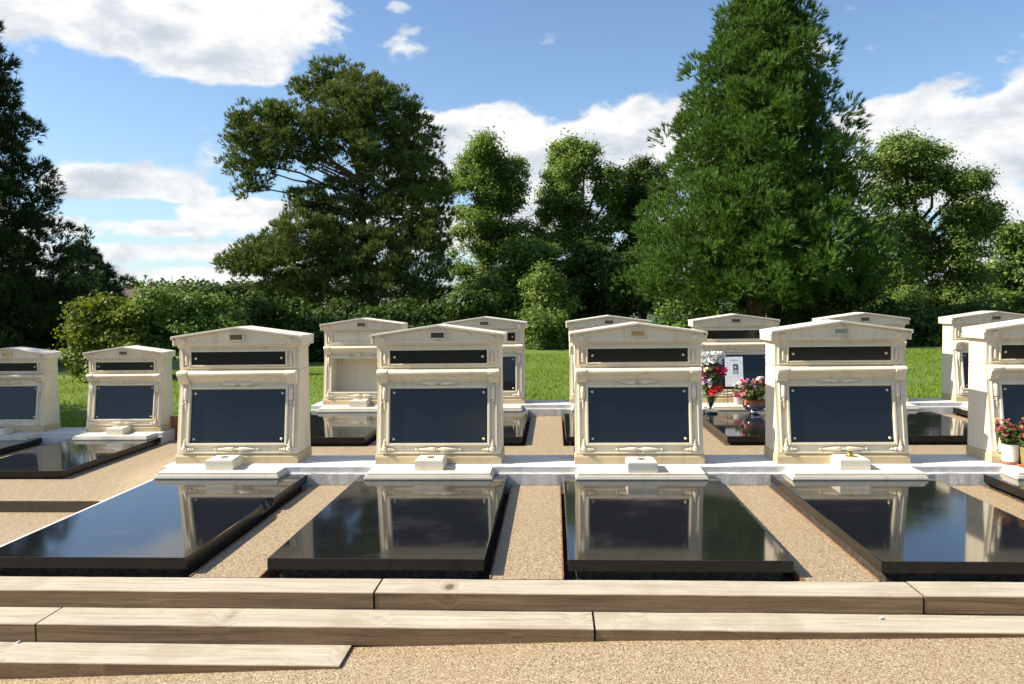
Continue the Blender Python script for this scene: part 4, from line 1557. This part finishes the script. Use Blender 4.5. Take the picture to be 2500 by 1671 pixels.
for i in range(3): bl.append((rs.uniform(-.10, .0), rs.uniform(-.1, -.03), rs.uniform(.38, .46), 'petal_white', rs.uniform(.03, .036)))
for i in range(11): bl.append((rs.uniform(-.05, .12), rs.uniform(-.12, -.04), rs.uniform(.27, .37), 'petal_red', rs.uniform(.036, .046)))
for i in range(2): bl.append((rs.uniform(.12, .17), -.06, rs.uniform(.25, .32), 'petal_cream', .03))
plant(bq, bl, 420, .15, .28, .055, origin=(0, 0, .05), lc=(.01, 0, .45))
# flowers in a silver bowl with a terracotta trough
vp = ground_at(1842, 1011, .1)
tr = empty('flower_bowl', (vp[0], vp[1], .1))
tag(tr, 'terracotta trough of pink and peach flowers set in a silver bowl', 'flower bowl', 'flowers on the graves')
MB().lathe([(0, 0), (.075, 0), (.085, .008), (.06, .025), (.115, .06), (.150, .10), (.158, .125), (.150, .122), (.105, .06), (0, .035)], 24).build('bowl', 'silver', tr, 50)
MB().box(-.135, .135, -.07, .07, .085, .185, .012).build('trough', 'terracotta', tr)
bl = []
for i in range(52):
    m_ = rs.choice(['petal_pink', 'petal_pink', 'petal_lilac', 'petal_peach', 'petal_peach', 'petal_cream', 'petal_pink'])
    bl.append((rs.uniform(-.20, .20), rs.uniform(-.12, .08), rs.uniform(.24, .46) , m_, rs.uniform(.018, .030)))
for i in range(3): bl.append((rs.uniform(.06, .18), rs.uniform(-.05, .05), rs.uniform(.45, .50), 'petal_white', .03))
plant(tr, bl, 460, .18, .14, .045, origin=(0, 0, .18), lc=(0, 0, .28))
# small pot of pink flowers on the ledge
vp = ground_at(1801, 986, .157)
sp = empty('flower_pot', (vp[0], min(vp[1], 2.36 + ROW2), .157))
tag(sp, 'small grey stone pot of bright pink flowers on the ledge between the bouquets', 'flower pot', 'flowers on the graves')
MB().lathe([(0, 0), (.055, 0), (.062, .02), (.068, .085), (.072, .10), (.062, .10), (.055, .03), (0, .03)], 18).build('pot', 'card_grey', sp, 50)
bl = [(rs.uniform(-.06, .05), rs.uniform(-.09, -.02), rs.uniform(.09, .15), 'petal_pink', rs.uniform(.022, .03)) for i in range(9)]
bl += [(rs.uniform(-.06, .06), rs.uniform(-.05, .05), rs.uniform(.24, .36), 'petal_white', rs.uniform(.02, .028)) for i in range(7)]
plant(sp, bl, 140, .08, .12, .04, origin=(0, 0, .08), lc=(0, 0, .18))
# photo card on a wire easel
cp = at(1796 / SC, 900 / SC, 2.36 + ROW2)
cd = empty('photo_card', (cp[0], 2.385 + ROW2, .157))
tag(cd, 'white memorial card with a small dark portrait, leaning before the black panel', 'card')
ztop = at(1790 / SC, 871 / SC, 2.44 + ROW2)[2] - .157
tl = RX(-R(9))
MB().box(-.125, .125, -.004, .004, ztop - .42, ztop, .002, T(0, .0, 0) @ tl).build('card', 'card_white', cd)
MB().box(-.012, .052, -.0065, -.0042, ztop - .235, ztop - .105, 0, tl).build('portrait', 'photo_dark', cd)
MB().ball(.018, tl @ T(.020, -.0066, ztop - .150), 1, .12, 1.25).build('portrait_face', 'card_grey', cd, 60)
MB().box(-.005, .045, -.0080, -.0067, ztop - .232, ztop - .185, 0, tl).build('portrait_shoulders', 'card_grey', cd)
for i, (x0, x1) in enumerate([(-.05, .055)]):
    MB().box(x0, x1, -.0055, -.0042, ztop - .05, ztop - .043, 0, tl).build('caption', 'card_grey', cd)
for sx in (-.1, .1):
    MB().tube([(sx, .004, 0), (sx, (ztop - .4) * math.sin(R(9)) * 1.0 + .006, ztop - .38)], [.004, .004], 6).build('easel_leg', 'iron', cd)

# pots on the ledge of the front row
vp = ground_at(2466, 1135, .157)
pw = empty('plant_pot', (vp[0], vp[1], .157))
tag(pw, 'white ribbed pot with a reddish flowering plant on a terracotta saucer', 'plant pot', 'flowers on the graves')
MB().lathe([(0, 0), (.060, 0), (.066, .010), (.072, .034), (.066, .034), (.058, .012), (0, .010)], 24).build('saucer', 'terracotta', pw, 50)
pr = [(0, .012), (.060, .012)]
for i in range(13):
    z = .018 + i * .0122
    pr += [(.062 + .011 * i / 13, z), (.0645 + .011 * i / 13, z + .006)]
pr += [(.077, .182), (.070, .182), (.066, .15), (0, .15)]
MB().lathe(pr, 32).build('pot', 'pot_white', pw, 30)
bl = [(rs.uniform(-.12, .11), rs.uniform(-.08, .08), rs.uniform(.24, .40), rs.choice(['petal_dustyred', 'petal_dustyred', 'petal_pink', 'petal_peach']), rs.uniform(.013, .022)) for i in range(34)]
plant(pw, bl, 330, .115, .10, .034, origin=(0, 0, .14), lc=(0, 0, .27))
po = empty('plant_pot', (vp[0] + .118, vp[1] - .085, .157))
tag(po, 'ochre glazed pot with a drying plant on a broad terracotta saucer', 'plant pot', 'flowers on the graves')
MB().lathe([(0, 0), (.085, 0), (.10, .010), (.108, .026), (.100, .026), (.085, .010), (0, .009)], 24).build('saucer', 'terracotta', po, 50)
MB().lathe([(0, .01), (.062, .01), (.066, .03), (.078, .14), (.085, .168), (.078, .17), (.068, .13), (0, .13)], 24).build('pot', 'pot_ochre', po, 50)
bl = [(rs.uniform(-.09, .12), rs.uniform(-.08, .08), rs.uniform(.2, .34), rs.choice(['petal_magenta', 'petal_dustyred', 'petal_cream']), rs.uniform(.012, .02)) for i in range(20)]
plant(po, bl, 260, .11, .09, .034, origin=(0, 0, .14), lc=(0, 0, .24))
# pale stone chips lying by the steps
for i, (u, v, z, r, lab) in enumerate([(438, 1643, -.262, .012, 'small white stone chip on the gravel against the lowest step'), (2152, 1511, -.094, .010, 'small white stone chip lying on the middle step'),
                                       (45, 1569, -.19, .008, 'tiny white stone chip at the back of the lowest step')]):
    p = ground_at(u, v, z)
    mb = MB().ball(r, RZ(.6 * i) @ RX(.4), 1.6, .8, .6, 7)
    for vv in mb.bm.verts: vv.co *= 1 + random.uniform(-.18, .18)
    o = mb.build('stone_chip', 'petal_white')
    o.location = (p[0], p[1], z + r * .45)
    tag(o, lab, 'stone chip', 'white stone chips by the steps')
